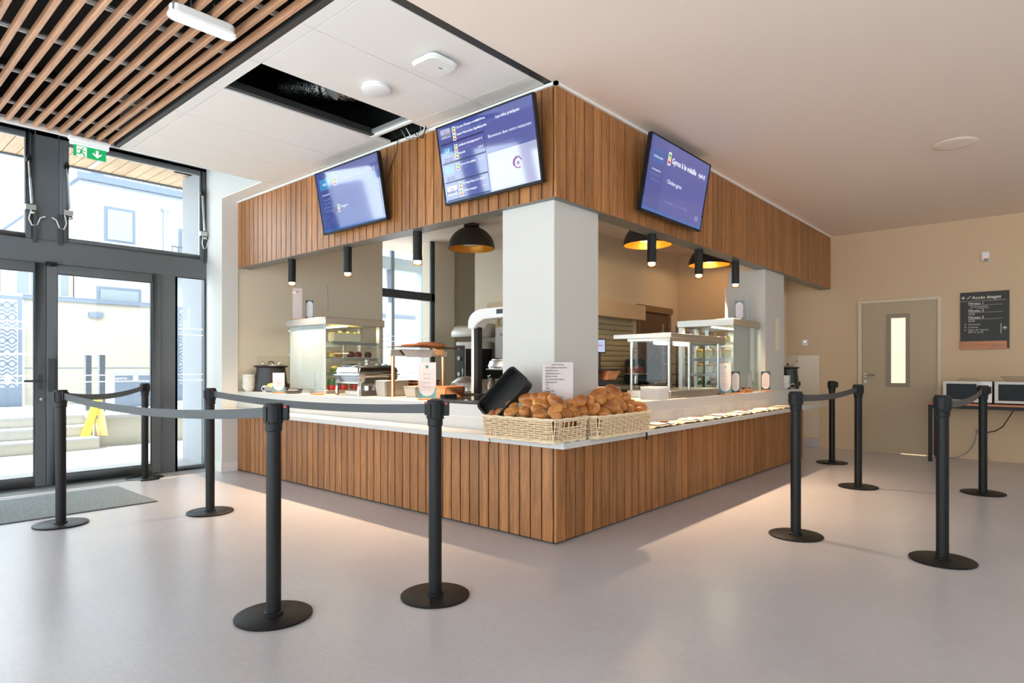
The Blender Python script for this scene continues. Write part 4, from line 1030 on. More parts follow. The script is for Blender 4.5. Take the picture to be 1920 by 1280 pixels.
# ------------------------------------------------------------------ microwave table
tb = thing('side_table', (9.45, .5, 0), 'narrow side table with orange timber top and black metal frame', 'table')
part(tb, 'top', MB().box(9.22, 9.74, -.9, 1.245, .705, .728), 'wood_table', bevel=.002, seg=1)
part(tb, 'rail', MB().box(9.225, 9.265, -.9, 1.24, .665, .705), 'black_metal', smooth=False)
part(tb, 'rail', MB().box(9.695, 9.735, -.9, 1.24, .665, .705), 'black_metal', smooth=False)
part(tb, 'rail', MB().box(9.265, 9.695, 1.20, 1.24, .665, .705), 'black_metal', smooth=False)
for x in (9.225, 9.695):
    for y in (1.20, -.88):
        part(tb, 'leg', MB().box(x, x + .04, y, y + .04, 0, .665), 'black_metal', smooth=False)
pbr('mw_silver', (178, 168, 156), .35, metal=.3); pbr('mw_window', (16, 17, 17), .3, spec=.15)
def microwave(y1, label, knobs):
    t = thing('microwave', (9.45, y1 - .24, .728), label, 'microwave', 'microwaves on the side table')
    x0, x1, y0, z0, z1 = 9.30, 9.68, y1 - .48, .742, .995
    part(t, 'body', MB().box(x0 + .02, x1, y0, y1, z0, z1), 'mw_silver', bevel=.006)
    w_ = .30 if knobs else .42
    part(t, 'door', MB().box(x0, x0 + .02, y1 - .012 - w_ - .06, y1, z0, z1), 'mw_silver', bevel=.004)
    part(t, 'window', MB().box(x0 - .003, x0 + .003, y1 - .035 - w_, y1 - .035, z0 + .030, z1 - .030), 'mw_window', smooth=False)
    if knobs:
        part(t, 'control_panel', MB().box(x0, x0 + .02, y0, y1 - .375, z0, z1), 'white_plastic', bevel=.004)
        for z in (z0 + .17, z0 + .08):
            part(t, 'dial', MB().cyl((x0 - .018, y0 + .05, z), (x0, y0 + .05, z), .024, 18), 'white_plastic')
    else:
        part(t, 'handle', MB().box(x0 - .03, x0 - .012, y1 - .40, y1 - .372, z0 + .02, z1 - .04), 'chrome', bevel=.004)
    for yy in (y0 + .04, y1 - .04):
        part(t, 'foot', MB().cyl((x0 + .05, yy, .728), (x0 + .05, yy, .743), .015, 10).cyl((x1 - .05, yy, .728), (x1 - .05, yy, .743), .015, 10), 'black_plastic')
microwave(1.097, 'silver microwave with two dials, nearer the beige door', True)
microwave(.592, 'silver microwave with chrome handle at the right edge', False)
t = thing('microwave_cover', (9.48, .87, .995), 'low clear plastic food cover lying on the microwave with dials', 'food cover')
part(t, 'cover', MB().lathe([(.115, .995), (.115, 1.003), (.085, 1.035), (.0, 1.037)], (9.48, .86, 0), 24), 'clear_acrylic')
t = thing('glass_bowl', (9.48, .44, .995), 'clear glass bowl standing on the microwave with chrome handle', 'bowl')
part(t, 'bowl', MB().lathe([(0, .997), (.08, .997), (.135, 1.060), (.132, 1.062), (.078, 1.001), (0, 1.001)], (9.48, .42, 0), 24), 'clear_acrylic')
# ------------------------------------------------------------------ bread baskets on the tray shelf
def wicker_wall(mb, a, b, flare, z0, z1, rows_, post, rad, hole=None):
    """woven wall from a to b: horizontal strands weaving in and out of upright stakes; flare = outward lean at the top"""
    a, b = Vector(a), Vector(b); d = (b - a); L_ = d.length; d.normalize(); nrm = Vector((d.y, -d.x, 0))
    n = max(2, round(L_ / post)); hz = z1 - z0
    for r in range(rows_):
        f = (r + .5) / rows_; z = z0 + f * hz
        pts = []
        for k in range(2 * n + 1):
            s = L_ * k / (2 * n)
            if hole and hole[0] < s < hole[1] and hole[2] < z < hole[3]:
                if len(pts) > 1: mb.tube(pts, rad, 5, False)
                pts = []; continue
            w_ = .004 * math.cos(math.pi * (k / 1.0 + r)) if k % 2 == 0 else 0
            w_ = .0075 * (1 if (k // 2 + r) % 2 else -1) if k % 2 == 0 else 0
            pts.append(a + d * s + nrm * (flare * f + w_) + Vector((0, 0, z + random.uniform(-.0012, .0012))))
        if len(pts) > 1: mb.tube(pts, rad, 5, False)
    return n
def basket(name, x0, x1, y0, y1, z0, z1, label, flare=.018, hole=None):
    t = thing(name, ((x0 + x1) / 2, (y0 + y1) / 2, z0), label, 'basket', 'wicker bread baskets')
    cs = [(x0, y0, 0), (x1, y0, 0), (x1, y1, 0), (x0, y1, 0)]
    mb = MB(); st = MB()
    for i in range(4):
        a, b = Vector(cs[i]), Vector(cs[(i + 1) % 4])
        h_ = hole if i in (0,) else None
        n = wicker_wall(mb, a, b, flare, z0 + .014, z1 - .008, 9, .046, .0060, h_)
        d = (b - a); L_ = d.length; d.normalize(); nr = Vector((d.y, -d.x, 0))
        for k in range(n + 1):
            p = a + d * (L_ * k / n)
            st.tube([p + Vector((0, 0, z0)), p + nr * flare + Vector((0, 0, z1))], .0035, 5)
    w1 = part(t, 'weave', mb, 'wicker'); w1['kind'] = 'stuff'
    w2 = part(t, 'stakes', st, 'wicker_pale'); w2['kind'] = 'stuff'
    fl_ = flare
    cr = [Vector((x0 - fl_, y0 - fl_, z1)), Vector((x1 + fl_, y0 - fl_, z1)), Vector((x1 + fl_, y1 + fl_, z1)), Vector((x0 - fl_, y1 + fl_, z1))]
    def loop(cn, dz, r_, braid):
        pts = []
        for i in range(4):
            a, b = cn[i], cn[(i + 1) % 4]; n = int((b - a).length / .02)
            for k in range(n):
                p = a.lerp(b, k / n); pts.append(p + Vector((0, 0, dz + braid * math.sin(len(pts) * 1.2))))
        pts.append(pts[0]); return MB().tube(pts, r_, 6)
    part(t, 'rim', loop(cr, -.003, .0075, .002), 'wicker_pale')
    bt = [Vector((x0 - .003, y0 - .003, z0)), Vector((x1 + .003, y0 - .003, z0)), Vector((x1 + .003, y1 + .003, z0)), Vector((x0 - .003, y1 + .003, z0))]
    part(t, 'foot_braid', loop(bt, .009, .0085, .0025), 'wicker_pale')
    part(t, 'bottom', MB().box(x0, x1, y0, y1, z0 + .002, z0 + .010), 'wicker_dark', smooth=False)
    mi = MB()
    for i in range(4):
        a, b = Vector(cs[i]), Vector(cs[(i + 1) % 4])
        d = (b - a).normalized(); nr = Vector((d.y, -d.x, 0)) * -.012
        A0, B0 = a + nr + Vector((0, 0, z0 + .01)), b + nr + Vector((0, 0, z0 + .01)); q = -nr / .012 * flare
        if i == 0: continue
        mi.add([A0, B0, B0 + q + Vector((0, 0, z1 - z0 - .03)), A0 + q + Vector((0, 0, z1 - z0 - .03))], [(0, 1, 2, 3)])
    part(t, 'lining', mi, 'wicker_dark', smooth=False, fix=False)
    return t, cr
ZS = .711
B1 = (2.935, 3.255, 2.255, 2.805); B2 = (3.315, 3.955, 2.195, 2.462); ZB = .858
basket('bread_basket', *B1, ZS, ZB, 'wicker bread basket with hand holes on the corner of the tray shelf', hole=(.09, .21, ZS + .098, ZS + .128))
bk2, _ = basket('bread_basket', *B2, ZS, ZB, 'wicker bread basket with black strap, right of the corner basket')
# strap with buckle on the right basket
part(bk2, 'strap', MB().ribbon([(3.93, 2.30, .850), (3.945, 2.29, .878), (3.965, 2.28, .903), (3.985, 2.275, .905), (4.0, 2.27, .885), (3.995, 2.265, .85), (3.985, 2.26, .80)], .016, .004, (0, 1, 0)), 'strap_black')
part(bk2, 'strap_end', MB().ribbon([(3.965, 2.225, .735), (3.955, 2.205, .70), (3.945, 2.20, .655)], .022, .004, (1, 0, 0)), 'strap_black')
# black leather lid leaning out of the corner basket
R_ = Vector((.65999, -.75128, 0)); F_ = Vector((.75128, .65999, 0)); UP = Vector((0, 0, 1))
e1 = (R_ * .235 + UP * .26).normalized(); e2 = (R_ * .10 - UP * .13 - F_ * .247); e2 = (e2 - e1 * e2.dot(e1)).normalized(); e3 = e1.cross(e2)
if e3.dot(F_) > 0: e3 = -e3
lc = gz(946, 741, 1.0); ff_ = 4.12; rr_ = (946 - 960) / PX_F * ff_; lc = R_ * rr_ + F_ * ff_ + UP * (1.17 - (741 - 687.5) / PX_F * ff_)
ld = thing('basket_lid', lc - UP * .16, 'black leather basket lid propped up in the corner bread basket', 'lid')
hw, hh, dp = .180, .135, .028
def ltr(a, b, c): return lc + e1 * a + e2 * b + e3 * c
def rrect(a_, b_, r_, n=6):
    out = []
    for q in range(4):
        sx, sy = ((1, 1), (-1, 1), (-1, -1), (1, -1))[q]
        for i in range(n + 1):
            t_ = q * R90 + R90 * i / n; out.append((sx * (a_ - r_) + r_ * math.cos(t_), sy * (b_ - r_) + r_ * math.sin(t_)))
    return out
ro, ri = rrect(hw, hh, .045), rrect(hw - .010, hh - .010, .037); nr_ = len(ro)
part(ld, 'back_panel', MB().prism(rrect(hw - .004, hh - .004, .042), ltr(0, 0, -dp), e1, e2, e3 * .008), 'leather_black')
vs = [ltr(a, b, c) for c, P_ in ((-dp, ro), (dp, ro), (dp, ri), (-dp + .006, ri)) for a, b in P_]
fs = [(k * nr_ + i, k * nr_ + (i + 1) % nr_, (k + 1) * nr_ + (i + 1) % nr_, (k + 1) * nr_ + i) for k in range(3) for i in range(nr_)]
part(ld, 'side_wall', MB().add(vs, fs), 'leather_black')
pts = [ltr(a, b, dp) for a, b in ro]; pts.append(pts[0])
part(ld, 'piping', MB().tube(pts, .0045, 6), 'strap_black')
part(ld, 'cord', MB().tube([ltr(-hw, -hh * .2, 0), ltr(-hw - .01, 0, -.01) - UP * .06, ltr(-hw, 0, 0) - UP * .13 + R_ * .015, ltr(-hw, 0, 0) - UP * .21 + R_ * .035], [.003, .004, .004, .001], 5), 'strap_black')
# bread rolls
def bread_mat():
    m, N, L, P = new_mat('bread_crust')
    P.inputs['Roughness'].default_value = .42
    tc = N.new('ShaderNodeTexCoord'); oi = N.new('ShaderNodeObjectInfo')
    n = N.new('ShaderNodeTexNoise'); n.inputs['Scale'].default_value = 18; n.inputs['Detail'].default_value = 4
    n.noise_dimensions = '4D'; L.new(tc.outputs['Object'], n.inputs['Vector'])
    mu = N.new('ShaderNodeMath'); mu.operation = 'MULTIPLY'; mu.inputs[1].default_value = 40; L.new(oi.outputs['Random'], mu.inputs[0]); L.new(mu.outputs[0], n.inputs['W'])
    sx = N.new('ShaderNodeSeparateXYZ'); L.new(tc.outputs['Generated'], sx.inputs[0])
    # crust is browned on top, pale at the torn ends and the base
    ab = N.new('ShaderNodeMath'); ab.operation = 'SUBTRACT'; ab.inputs[1].default_value = .5; L.new(sx.outputs[0], ab.inputs[0])
    a2 = N.new('ShaderNodeMath'); a2.operation = 'ABSOLUTE'; L.new(ab.outputs[0], a2.inputs[0])
    a3 = N.new('ShaderNodeMapRange'); a3.inputs['From Min'].default_value = .42; a3.inputs['From Max'].default_value = .5; a3.inputs['To Min'].default_value = 0; a3.inputs['To Max'].default_value = .55; L.new(a2.outputs[0], a3.inputs['Value'])
    b1 = N.new('ShaderNodeMath'); b1.operation = 'MULTIPLY_ADD'; b1.inputs[1].default_value = .45; L.new(sx.outputs[2], b1.inputs[0]); 
    s1 = N.new('ShaderNodeMath'); s1.operation = 'MULTIPLY_ADD'; s1.inputs[1].default_value = .9; s1.inputs[2].default_value = -.2; L.new(n.outputs['Fac'], s1.inputs[0]); L.new(s1.outputs[0], b1.inputs[2])
    s2 = N.new('ShaderNodeMath'); s2.operation = 'SUBTRACT'; L.new(b1.outputs[0], s2.inputs[0]); L.new(a3.outputs[0], s2.inputs[1])
    s3 = N.new('ShaderNodeMath'); s3.operation = 'MULTIPLY_ADD'; s3.inputs[1].default_value = .22; L.new(oi.outputs['Random'], s3.inputs[0]); L.new(s2.outputs[0], s3.inputs[2])
    cr = N.new('ShaderNodeValToRGB'); e = cr.color_ramp.elements
    e[0].position = .05; e[0].color = rgb(236, 204, 146); e[1].position = .95; e[1].color = rgb(142, 80, 34)
    k = e.new(.38); k.color = rgb(222, 164, 92); k = e.new(.66); k.color = rgb(198, 128, 62)
    L.new(s3.outputs[0], cr.inputs[0]); L.new(cr.outputs[0], P.inputs['Base Color'])
bread_mat()
def roll_mesh(L_, wd, h, seed, slit):
    rn = random.Random(seed); bm = bmesh.new()
    bmesh.ops.create_uvsphere(bm, u_segments=24, v_segments=16, radius=1.0)
    for v in bm.verts:
        x, y, z = v.co.z, v.co.x, v.co.y          # poles along x
        s = math.copysign(abs(x) ** .78, x)
        r = (1 - abs(s) ** 2.6) ** .5 if abs(s) < 1 else 0
        q = math.hypot(y, z) or 1
        yy, zz = y / q * r, z / q * r
        if slit and zz > .3 and abs(yy) < .28 and abs(s) < .75: zz -= .26 * (1 - abs(yy) / .28)
        if zz < -.55: zz = -.55 + (zz + .55) * .25
        k = 1 + .05 * math.sin(3 * s + seed) + rn.uniform(-.02, .02)
        v.co = (s * L_ / 2, yy * wd / 2 * k, zz * h / 2 * k)
    me = bpy.data.meshes.new('roll'); bm.to_mesh(me); bm.free(); me.shade_smooth(); me.materials.append(MATS['bread_crust'])
    return me
rolls = [roll_mesh(.125, .072, .062, 1, True), roll_mesh(.118, .070, .064, 2, False), roll_mesh(.132, .074, .060, 3, True), roll_mesh(.112, .070, .060, 5, False), roll_mesh(.14, .066, .058, 8, True)]
rr = random.Random(11)
def place_roll(loc, rot, m, sc, label, group):
    o = bpy.data.objects.new('bread_roll', rolls[m]); COL.objects.link(o); o.location = loc
    o.rotation_euler = rot; o.scale = (sc, sc, sc); tag(o, label, 'bread roll', group)
    return o
def under(B, z, nx, ny, inset, label, group):
    x0, x1, y0, y1 = B
    for i in range(nx):
        for j in range(ny):
            place_roll((x0 + inset + (x1 - x0 - 2 * inset) * (i + .5) / nx, y0 + inset + (y1 - y0 - 2 * inset) * (j + .5) / ny, z), (rr.uniform(-.15, .15), rr.uniform(-.15, .15), rr.uniform(0, 6.28)), rr.randrange(5), .92, label, group)
under(B1, .815, 2, 4, .02, 'golden roll deep down in the corner basket', 'rolls underneath in the corner basket')
under(B2, .815, 4, 2, .02, 'golden roll deep down in the strapped basket', 'rolls underneath in the strapped basket')
# rolls of the visible heap: (x, y, length in crop units, tilt, shape, what sets it apart)
HEAP1 = [(800, 500, 225, 8, 3, 'pale roll with cut right end, highest on the left of the corner basket'), (600, 600, 190, 20, 1, 'small round golden roll against the black lid'), (600, 690, 240, 25, 2, 'dark brown roll below the small round one at the lid'),
 (435, 710, 140, 15, 3, 'little golden roll peeking over the left rim of the corner basket'), (330, 738, 120, -10, 1, 'leftmost roll barely above the rim of the corner basket'), (830, 600, 200, -30, 1, 'roll half hidden behind the upright pale roll'),
 (785, 700, 195, -65, 1, 'upright pale roll at the front of the corner basket'), (1010, 580, 245, -15, 2, 'long roll with cut left end in the middle of the corner basket'), (975, 655, 215, -10, 0, 'dark roll squeezed under the long cut roll'),
 (1000, 735, 215, 10, 0, 'slit roll at the rim in the centre of the corner basket'), (1240, 560, 315, -35, 4, 'largest dark brown roll, sloping down right in the corner basket'), (1215, 665, 245, 35, 1, 'shiny golden roll tilted up under the largest dark roll'),
 (1070, 480, 210, 14, 2, 'roll in the back row before the menu sheet'), (940, 492, 160, 0, 1, 'roll in the back row beside the pale cut roll'), (1230, 765, 150, -5, 3, 'small roll at the near corner of the corner basket rim'), (1340, 720, 190, -35, 0, 'dark slit roll right of the near corner'),
 (1450, 577, 195, 0, 3, 'plain roll between the two heaps in the back'), (1590, 660, 205, -50, 0, 'golden roll with pale tip at the right end of the corner basket'), (1495, 715, 160, -40, 2, 'roll above the hand holes'), (1385, 735, 150, -30, 1, 'small roll just left of the hand holes'), (1430, 640, 130, 20, 3, 'short roll behind the hand holes')]
HEAP2 = [(215, 530, 195, 20, 0, 'roll against the column at the left of the strapped basket'), (330, 545, 185, 60, 1, 'steep roll at the left of the strapped basket'), (405, 650, 195, 45, 0, 'roll with bright slit at the left front of the strapped basket'),
 (460, 440, 265, 25, 2, 'big roll on the left slope of the strapped basket'), (480, 520, 205, 10, 0, 'slit roll in the middle left of the strapped basket'), (590, 460, 190, -10, 1, 'smooth roll under the topmost roll'), (680, 400, 265, -30, 2, 'topmost slit roll crowning the strapped basket'),
 (835, 482, 195, 0, 4, 'pale roll in torn paper right of the topmost roll'), (745, 560, 310, -40, 4, 'long dark roll sloping down in the strapped basket'), (630, 612, 285, -10, 0, 'broad flat roll at the front of the strapped basket'), (540, 705, 205, -10, 2, 'roll with pale slit at the rim of the strapped basket'),
 (745, 712, 155, 5, 3, 'small floury roll at the rim of the strapped basket'), (905, 590, 195, 30, 1, 'roll at the right of the long dark roll'), (890, 680, 195, 70, 3, 'upright roll at the right front of the strapped basket'), (1060, 620, 215, -30, 0, 'rightmost roll of the strapped basket heap'), (1045, 690, 190, -5, 1, 'dark roll at the right rim beside the strap')]
def heap(lst, ox, group):
    for (zx, zy, Lz, ang, m, label) in lst:
        px, py = ox + zx / 7.53, 680 + zy / 7.53
        dx = Vector((R_.x * (px - 960) / PX_F + F_.x, R_.y * (px - 960) / PX_F + F_.y))
        if ox == 880 and px < 1037: ff = 2.945 / dx.x
        elif ox == 880: ff = 2.265 / dx.y
        else: ff = 2.205 / dx.y
        rim = 687.5 + (1.17 - ZB) * PX_F / ff
        dz = max(0, (rim - py)) * ff / PX_F
        ff += .030 + 1.15 * dz
        c = R_ * ((px - 960) / PX_F * ff) + F_ * ff + UP * (1.17 - (py - 687.5) / PX_F * ff)
        a = math.radians(ang); ln = Lz / 7.53 * ff / PX_F
        ex = (R_ * math.cos(a) + UP * math.sin(a) + F_ * rr.uniform(-.25, .25)).normalized()
        ez = (UP * .75 - F_ * .65); ez = (ez - ex * ez.dot(ex)).normalized(); ey = ez.cross(ex)
        M = Matrix((ex, ey, ez)).transposed()
        base_l = (.125, .118, .132, .112, .14)[m]
        o = place_roll(c, M.to_euler(), m, 1.0, label, group); s_ = ln / base_l
        k_ = min(1.22, max(1.0, s_ * 1.12)); o.scale = (s_, k_, k_)
heap(HEAP1, 880, 'bread rolls heaped in the corner basket'); heap(HEAP2, 1060, 'bread rolls heaped in the strapped basket')
# menu sheet leaning on the column in a clear holder
ms = thing('menu_sheet', (3.40, 2.52, ZT), 'printed menu sheet in a clear holder standing before the corner column', 'menu')
xs0 = 3.30; xe1 = 3.30
mc = R_ * (1046 - 960) / PX_F * 4.06 + F_ * 4.06
dsh = Vector((.72, -.69, 0)).normalized()
zt_, zb_ = 1.17 + (687.5 - 678) / PX_F * 4.06, ZT
hwid = 30.0 / PX_F * 4.06
nS = Vector((dsh.y, -dsh.x, 0))
if nS.dot(F_) > 0: nS = -nS
def msp(a, z): return mc + dsh * a + UP * z
part(ms, 'sheet', MB().obox(msp(0, (zt_ + zb_) / 2), dsh * (hwid - .003), nS * .0008, UP * ((zt_ - zb_) / 2 - .003)), 'paper_pink', smooth=False)
part(ms, 'holder', MB().obox(msp(0, (zt_ + zb_) / 2), dsh * hwid, nS * .003, UP * ((zt_ - zb_) / 2)), 'clear_acrylic', smooth=False)
part(ms, 'holder_foot', MB().obox(msp(0, zb_ + .002), dsh * hwid, nS * .035, UP * .002), 'clear_acrylic', smooth=False)
lines = ['Lundi 10 février', 'Carotte d’Espagne tomates Anna', 'Salade Piémontaise', 'Cabillaud champignons', 'Raviolis à la crème', 'Gyros à la volaille et légumes', 'Burger champêtre', 'Frites', 'Poêlée', 'Fromage blanc', 'Ananas mangue', 'Tarte aux pommes et crème']
for i, s in enumerate(lines):
    z = zt_ - .022 - .019 * i
    if i == 0: letter(ms, s, .0125, msp(0, z) + nS * .0036, dsh, UP, 'ink', 'CENTER', True)
    else:
        letter(ms, s, .0105, msp(-hwid + .022, z) + nS * .0036, dsh, UP, 'ink', bold=True)
        letter(ms, 'Allergènes : lait, gluten', .006, msp(-hwid + .022, z - .0075) + nS * .0036, dsh, UP, 'ink_pale')
# ------------------------------------------------------------------ things on the worktop
def xat(px, y):
    a = (px - 960) / PX_F; return y * (R_.x * a + F_.x) / (R_.y * a + F_.y)
def yat(px, x):
    a = (px - 960) / PX_F; return x * (R_.y * a + F_.y) / (R_.x * a + F_.x)
def lath(prof, x, y, n=28): return MB().lathe(prof, (x, y, 0), n)
# stacks of white bowls: every bowl is a thing of its own
ORD = ('lowest', 'second', 'third', 'fourth', 'fifth', 'sixth', 'seventh', 'eighth', 'ninth', 'tenth')
def bowl_stack(x, y, n, r, label_low, label_top, group, dz=.0195):
    me = MB().lathe([(0, .0), (r * .5, .0), (r * .52, .006), (r * .78, .020), (r * .91, .045), (r * .915, .0465), (r, .0475), (r, .0525), (r * .96, .053), (r * .75, .025), (r * .48, .010), (0, .008)], n=28).mesh('bowl', 'ceramic')
    for k in range(n):
        o = put('soup_bowl', me, None, (x + random.uniform(-.002, .002), y + random.uniform(-.002, .002), ZT + .001 + dz * k))
        tag(o, label_top if k == n - 1 else ORD[k] + ' from below: ' + label_low, 'bowl', group)
bowl_stack(3.352, 6.90, 8, .076, 'white soup bowl in the stack beside the left soup kettle', 'topmost white bowl of the stack beside the left soup kettle', 'white bowls stacked by the left kettle')
bowl_stack(8.02, 2.585, 7, .088, 'white soup bowl in the stack beside the end column', 'topmost white bowl of the wide stack beside the end column', 'white bowls stacked by the end column')
bowl_stack(8.03, 2.79, 10, .080, 'white soup bowl in the taller stack behind, by the end column', 'topmost white bowl of the taller stack behind, by the end column', 'white bowls in the rear stack')
def kettle(x, y, r, h, label, ladle):
    t = thing('soup_kettle', (x, y, ZT), label, 'soup kettle', 'black soup kettles')
    z = ZT
    part(t, 'body', lath([(0, z), (r * .98, z), (r, z + .02), (r * .97, z + .06), (r * .84, z + h * .80), (r * .84, z + h * .84), (0, z + h * .84)], x, y, 36), 'kettle_black')
    part(t, 'collar', lath([(r * .80, z + h * .80), (r * 1.0, z + h * .84), (r * 1.02, z + h * .87), (r * .98, z + h * .885), (r * .8, z + h * .885)], x, y, 36), 'kettle_black')
    part(t, 'lid', lath([(r * .80, z + h * .88), (r * .78, z + h * .90), (r * .45, z + h * .945), (0, z + h * .955)], x, y, 32), 'steel')
    part(t, 'lid_handle', MB().tube([(x - .035, y, z + h * .94), (x - .03, y, z + h * 1.0), (x, y, z + h * 1.03), (x + .03, y, z + h * 1.0), (x + .035, y, z + h * .94)], .006, 8), 'black_plastic')
    d = Vector((-F_.x, -F_.y, 0)); c = Vector((x, y, z)) + d * (r * .98)
    part(t, 'knob', MB().cyl(c + UP * .035, c + UP * .035 + d * .028, .022, 18), 'black_plastic')
    part(t, 'knob_plate', MB().cyl(c + UP * .035, c + UP * .035 + d * .008, .034, 18), 'steel')
    for s in (-1, 1):
        part(t, 'side_lug', MB().obox(Vector((x, y, z + .06)) + R_ * s * (r + .005), R_ * .018, F_ * .02, UP * .028), 'black_plastic', bevel=.005)
    if ladle:
        part(t, 'ladle', MB().tube([Vector((x, y, z + h * .9)) + R_ * .03, Vector((x, y, z + h * 1.06)) + R_ * .09, Vector((x, y, z + h * 1.14)) + R_ * .125, Vector((x, y, z + h * 1.10)) + R_ * .13], .004, 6), 'steel')
    else:
        for s in (-.5, .5):
            part(t, 'cover_knob', MB().ball(Vector((x, y, z + h * .96)) + R_ * s * r, .022), 'chrome')
kettle(3.56, 6.80, .185, .33, 'black soup kettle with steel lid at the entrance end of the counter', False)
kettle(8.37, 2.64, .135, .31, 'black soup kettle with ladle at the far right end of the counter', True)
# grey fruit bowl
t = thing('fruit_dish', (3.45, 6.50, ZT), 'grey dish of yellow and orange fruit before the left kettle', 'dish')
pbr('grey_ceramic', (150, 152, 156), .35)
part(t, 'dish', MB().taper(3.45, 6.50, ZT, ZT + .055, .13, .17, .18, .22), 'grey_ceramic', bevel=.006)
pbr('fruit_orange', (240, 150, 50), .5); pbr('fruit_yellow', (240, 204, 84), .5); pbr('fruit_pale', (232, 222, 150), .5)
for k, (dx, dy, dz, m, r, lb) in enumerate(((-.03, .06, .065, 'fruit_yellow', .032, 'yellow fruit at the left of the grey dish'), (.01, .0, .085, 'fruit_orange', .036, 'orange fruit on top of the grey dish'), (-.04, -.01, .068, 'fruit_pale', .036, 'pale green fruit at the front of the grey dish'), (-.03, -.07, .075, 'fruit_orange', .034, 'orange fruit at the right of the grey dish'), (.05, .05, .07, 'fruit_yellow', .032, 'yellow fruit at the back of the grey dish'))):
    solid('fruit', MB().ball((3.45 + dx, 6.50 + dy, ZT + dz), r, .92, 16, 10), m, lb, 'fruit', 'fruit in the grey dish')
# table cards in wooden feet
def card(x, y, w_, h, label, face='paper_pink', edge='card_teal', z=ZT, heading=None, lines_=4, turn=None, dark_top=False):
    """upright card facing the guests: paper oval on a coloured ground, wooden foot"""
    t = thing('table_card', (x, y, z), label, 'menu card')
    e = Vector(turn).normalized() if turn else R_.copy(); n = Vector((e.y, -e.x, 0))
    if n.dot(F_) > 0: n = -n
    c = Vector((x, y, 0))
    part(t, 'foot', MB().obox(c + UP * (z + .008), e * w_ * .48, n * .024, UP * .008), 'wood_light', bevel=.002, seg=1)
    zb = z + .014
    part(t, 'holder', MB().obox(c + UP * (zb + h / 2), e * (w_ / 2 + .002), n * .0022, UP * (h / 2 + .002)), 'clear_acrylic', smooth=False)
    pc = part(t, 'card', MB().obox(c + UP * (zb + h / 2), e * w_ / 2, n * .0008, UP * h / 2), edge, smooth=False)
    pol = []
    rx, r_ = w_ * .44, w_ * .44
    for i in range(13):
        a = math.pi + math.pi * i / 12; pol.append((rx * math.cos(a), h * .06 + r_ + r_ * math.sin(a)))
    if dark_top:
        for i in range(13):
            a = math.pi * i / 12; pol.append((rx * math.cos(a), h * .94 - r_ + r_ * math.sin(a)))
    else:
        pol += [(w_ * .5, h * .30), (w_ * .5, h), (-w_ * .5, h), (-w_ * .5, h * .30)]
    part(pc, 'paper_field', MB().prism(pol, c + UP * zb + n * .0009, e, UP, n * .0004), face, smooth=False)
    if heading:
        letter(pc, heading, w_ * .16, c + UP * (zb + h * .84) + n * .0026, e, UP, 'ink', 'CENTER', True)
    for i in range(lines_):
        letter(pc, ('Plat du jour', 'Garniture', 'Dessert', 'Bon appétit')[i % 4], w_ * .10, c + UP * (zb + h * (.66 - .12 * i)) + n * .0026, e, UP, 'ink_pale', 'CENTER')
    if not dark_top and h > .2:
        part(pc, 'emblem', MB().cyl(c + UP * (zb + h * .88) + n * .0012, c + UP * (zb + h * .88) + n * .0022, w_ * .09, 14), 'card_teal', smooth=False)
    return t
card(3.325, 6.19, .125, .20, 'small teal edged card in front of the fruit dish', 'paper')
card(3.465, 3.99, .150, .300, 'tall pinkish menu card with teal foot left of the hot plate')
card(6.09, 2.518, .115, .300, 'tall pinkish menu card with dark emblem in front of the glass gantry')
card(6.37, 2.525, .085, .215, 'narrow dark teal card with oval, mirrored in the right display case', edge='card_dark_teal', dark_top=True)
card(7.215, 2.515, .100, .210, 'dark teal card with white oval at the foot of the end column', edge='card_dark_teal', dark_top=True)
# clear stand by the left case
t = thing('acrylic_stand', (3.36, 5.50, ZT), 'empty clear acrylic stand on a small wooden foot before the left display case', 'stand')
part(t, 'foot', MB().box(3.33, 3.39, 5.42, 5.58, ZT, ZT + .016), 'wood_light', bevel=.002, seg=1); part(t, 'blade', MB().box(3.356, 3.362, 5.44, 5.56, ZT + .016, ZT + .23), 'clear_acrylic', smooth=False)
# plates with tongs
t = thing('plate_stack', (3.425, 6.04, ZT), 'low stack of grey plates before the left display case', 'plates')
for k in range(3):
    part(t, 'plate', lath([(0, ZT + .010 * k + .001), (.06, ZT + .010 * k + .001), (.095, ZT + .010 * k + .012), (.093, ZT + .010 * k + .014), (.058, ZT + .010 * k + .004), (0, ZT + .010 * k + .004)], 3.40, 6.02, 28), 'grey_ceramic')
def tongs(c, label, d):
    t = thing('serving_tongs', c, label, 'tongs', 'black serving tongs')
    c = Vector(c); d = Vector(d).normalized(); s = Vector((-d.y, d.x, 0))
    part(t, 'arm', MB().tube([c - d * .09, c + UP * .012 + s * .006, c + d * .06 + s * .018], .006, 6), 'steel')
    part(t, 'arm', MB().tube([c - d * .09, c + UP * .012 - s * .006, c + d * .06 - s * .018], .006, 6), 'steel')
    part(t, 'tip', MB().ball(c + d * .07 + s * .018, .016, .6).ball(c + d * .07 - s * .018, .016, .6), 'black_plastic')
    part(t, 'grip', MB().ball(c - d * .09, .014, .8), 'black_plastic')
tongs((3.40, 6.0, ZT + .042), 'black tipped tongs lying on the grey plates', (.4, -.9, 0))
t = thing('tong_rest', (6.70, 2.545, ZT), 'small wooden rest in front of the right display case', 'tong rest')
part(t, 'board', MB().box(6.58, 6.80, 2.505, 2.585, ZT, ZT + .018), 'wood_light', bevel=.003); part(t, 'upper_board', MB().box(6.60, 6.78, 2.51, 2.58, ZT + .018, ZT + .034), 'wood_light', bevel=.003)
tongs((6.69, 2.545, ZT + .05), 'black tipped tongs on the wooden rest by the right display case', (1, .1, 0))
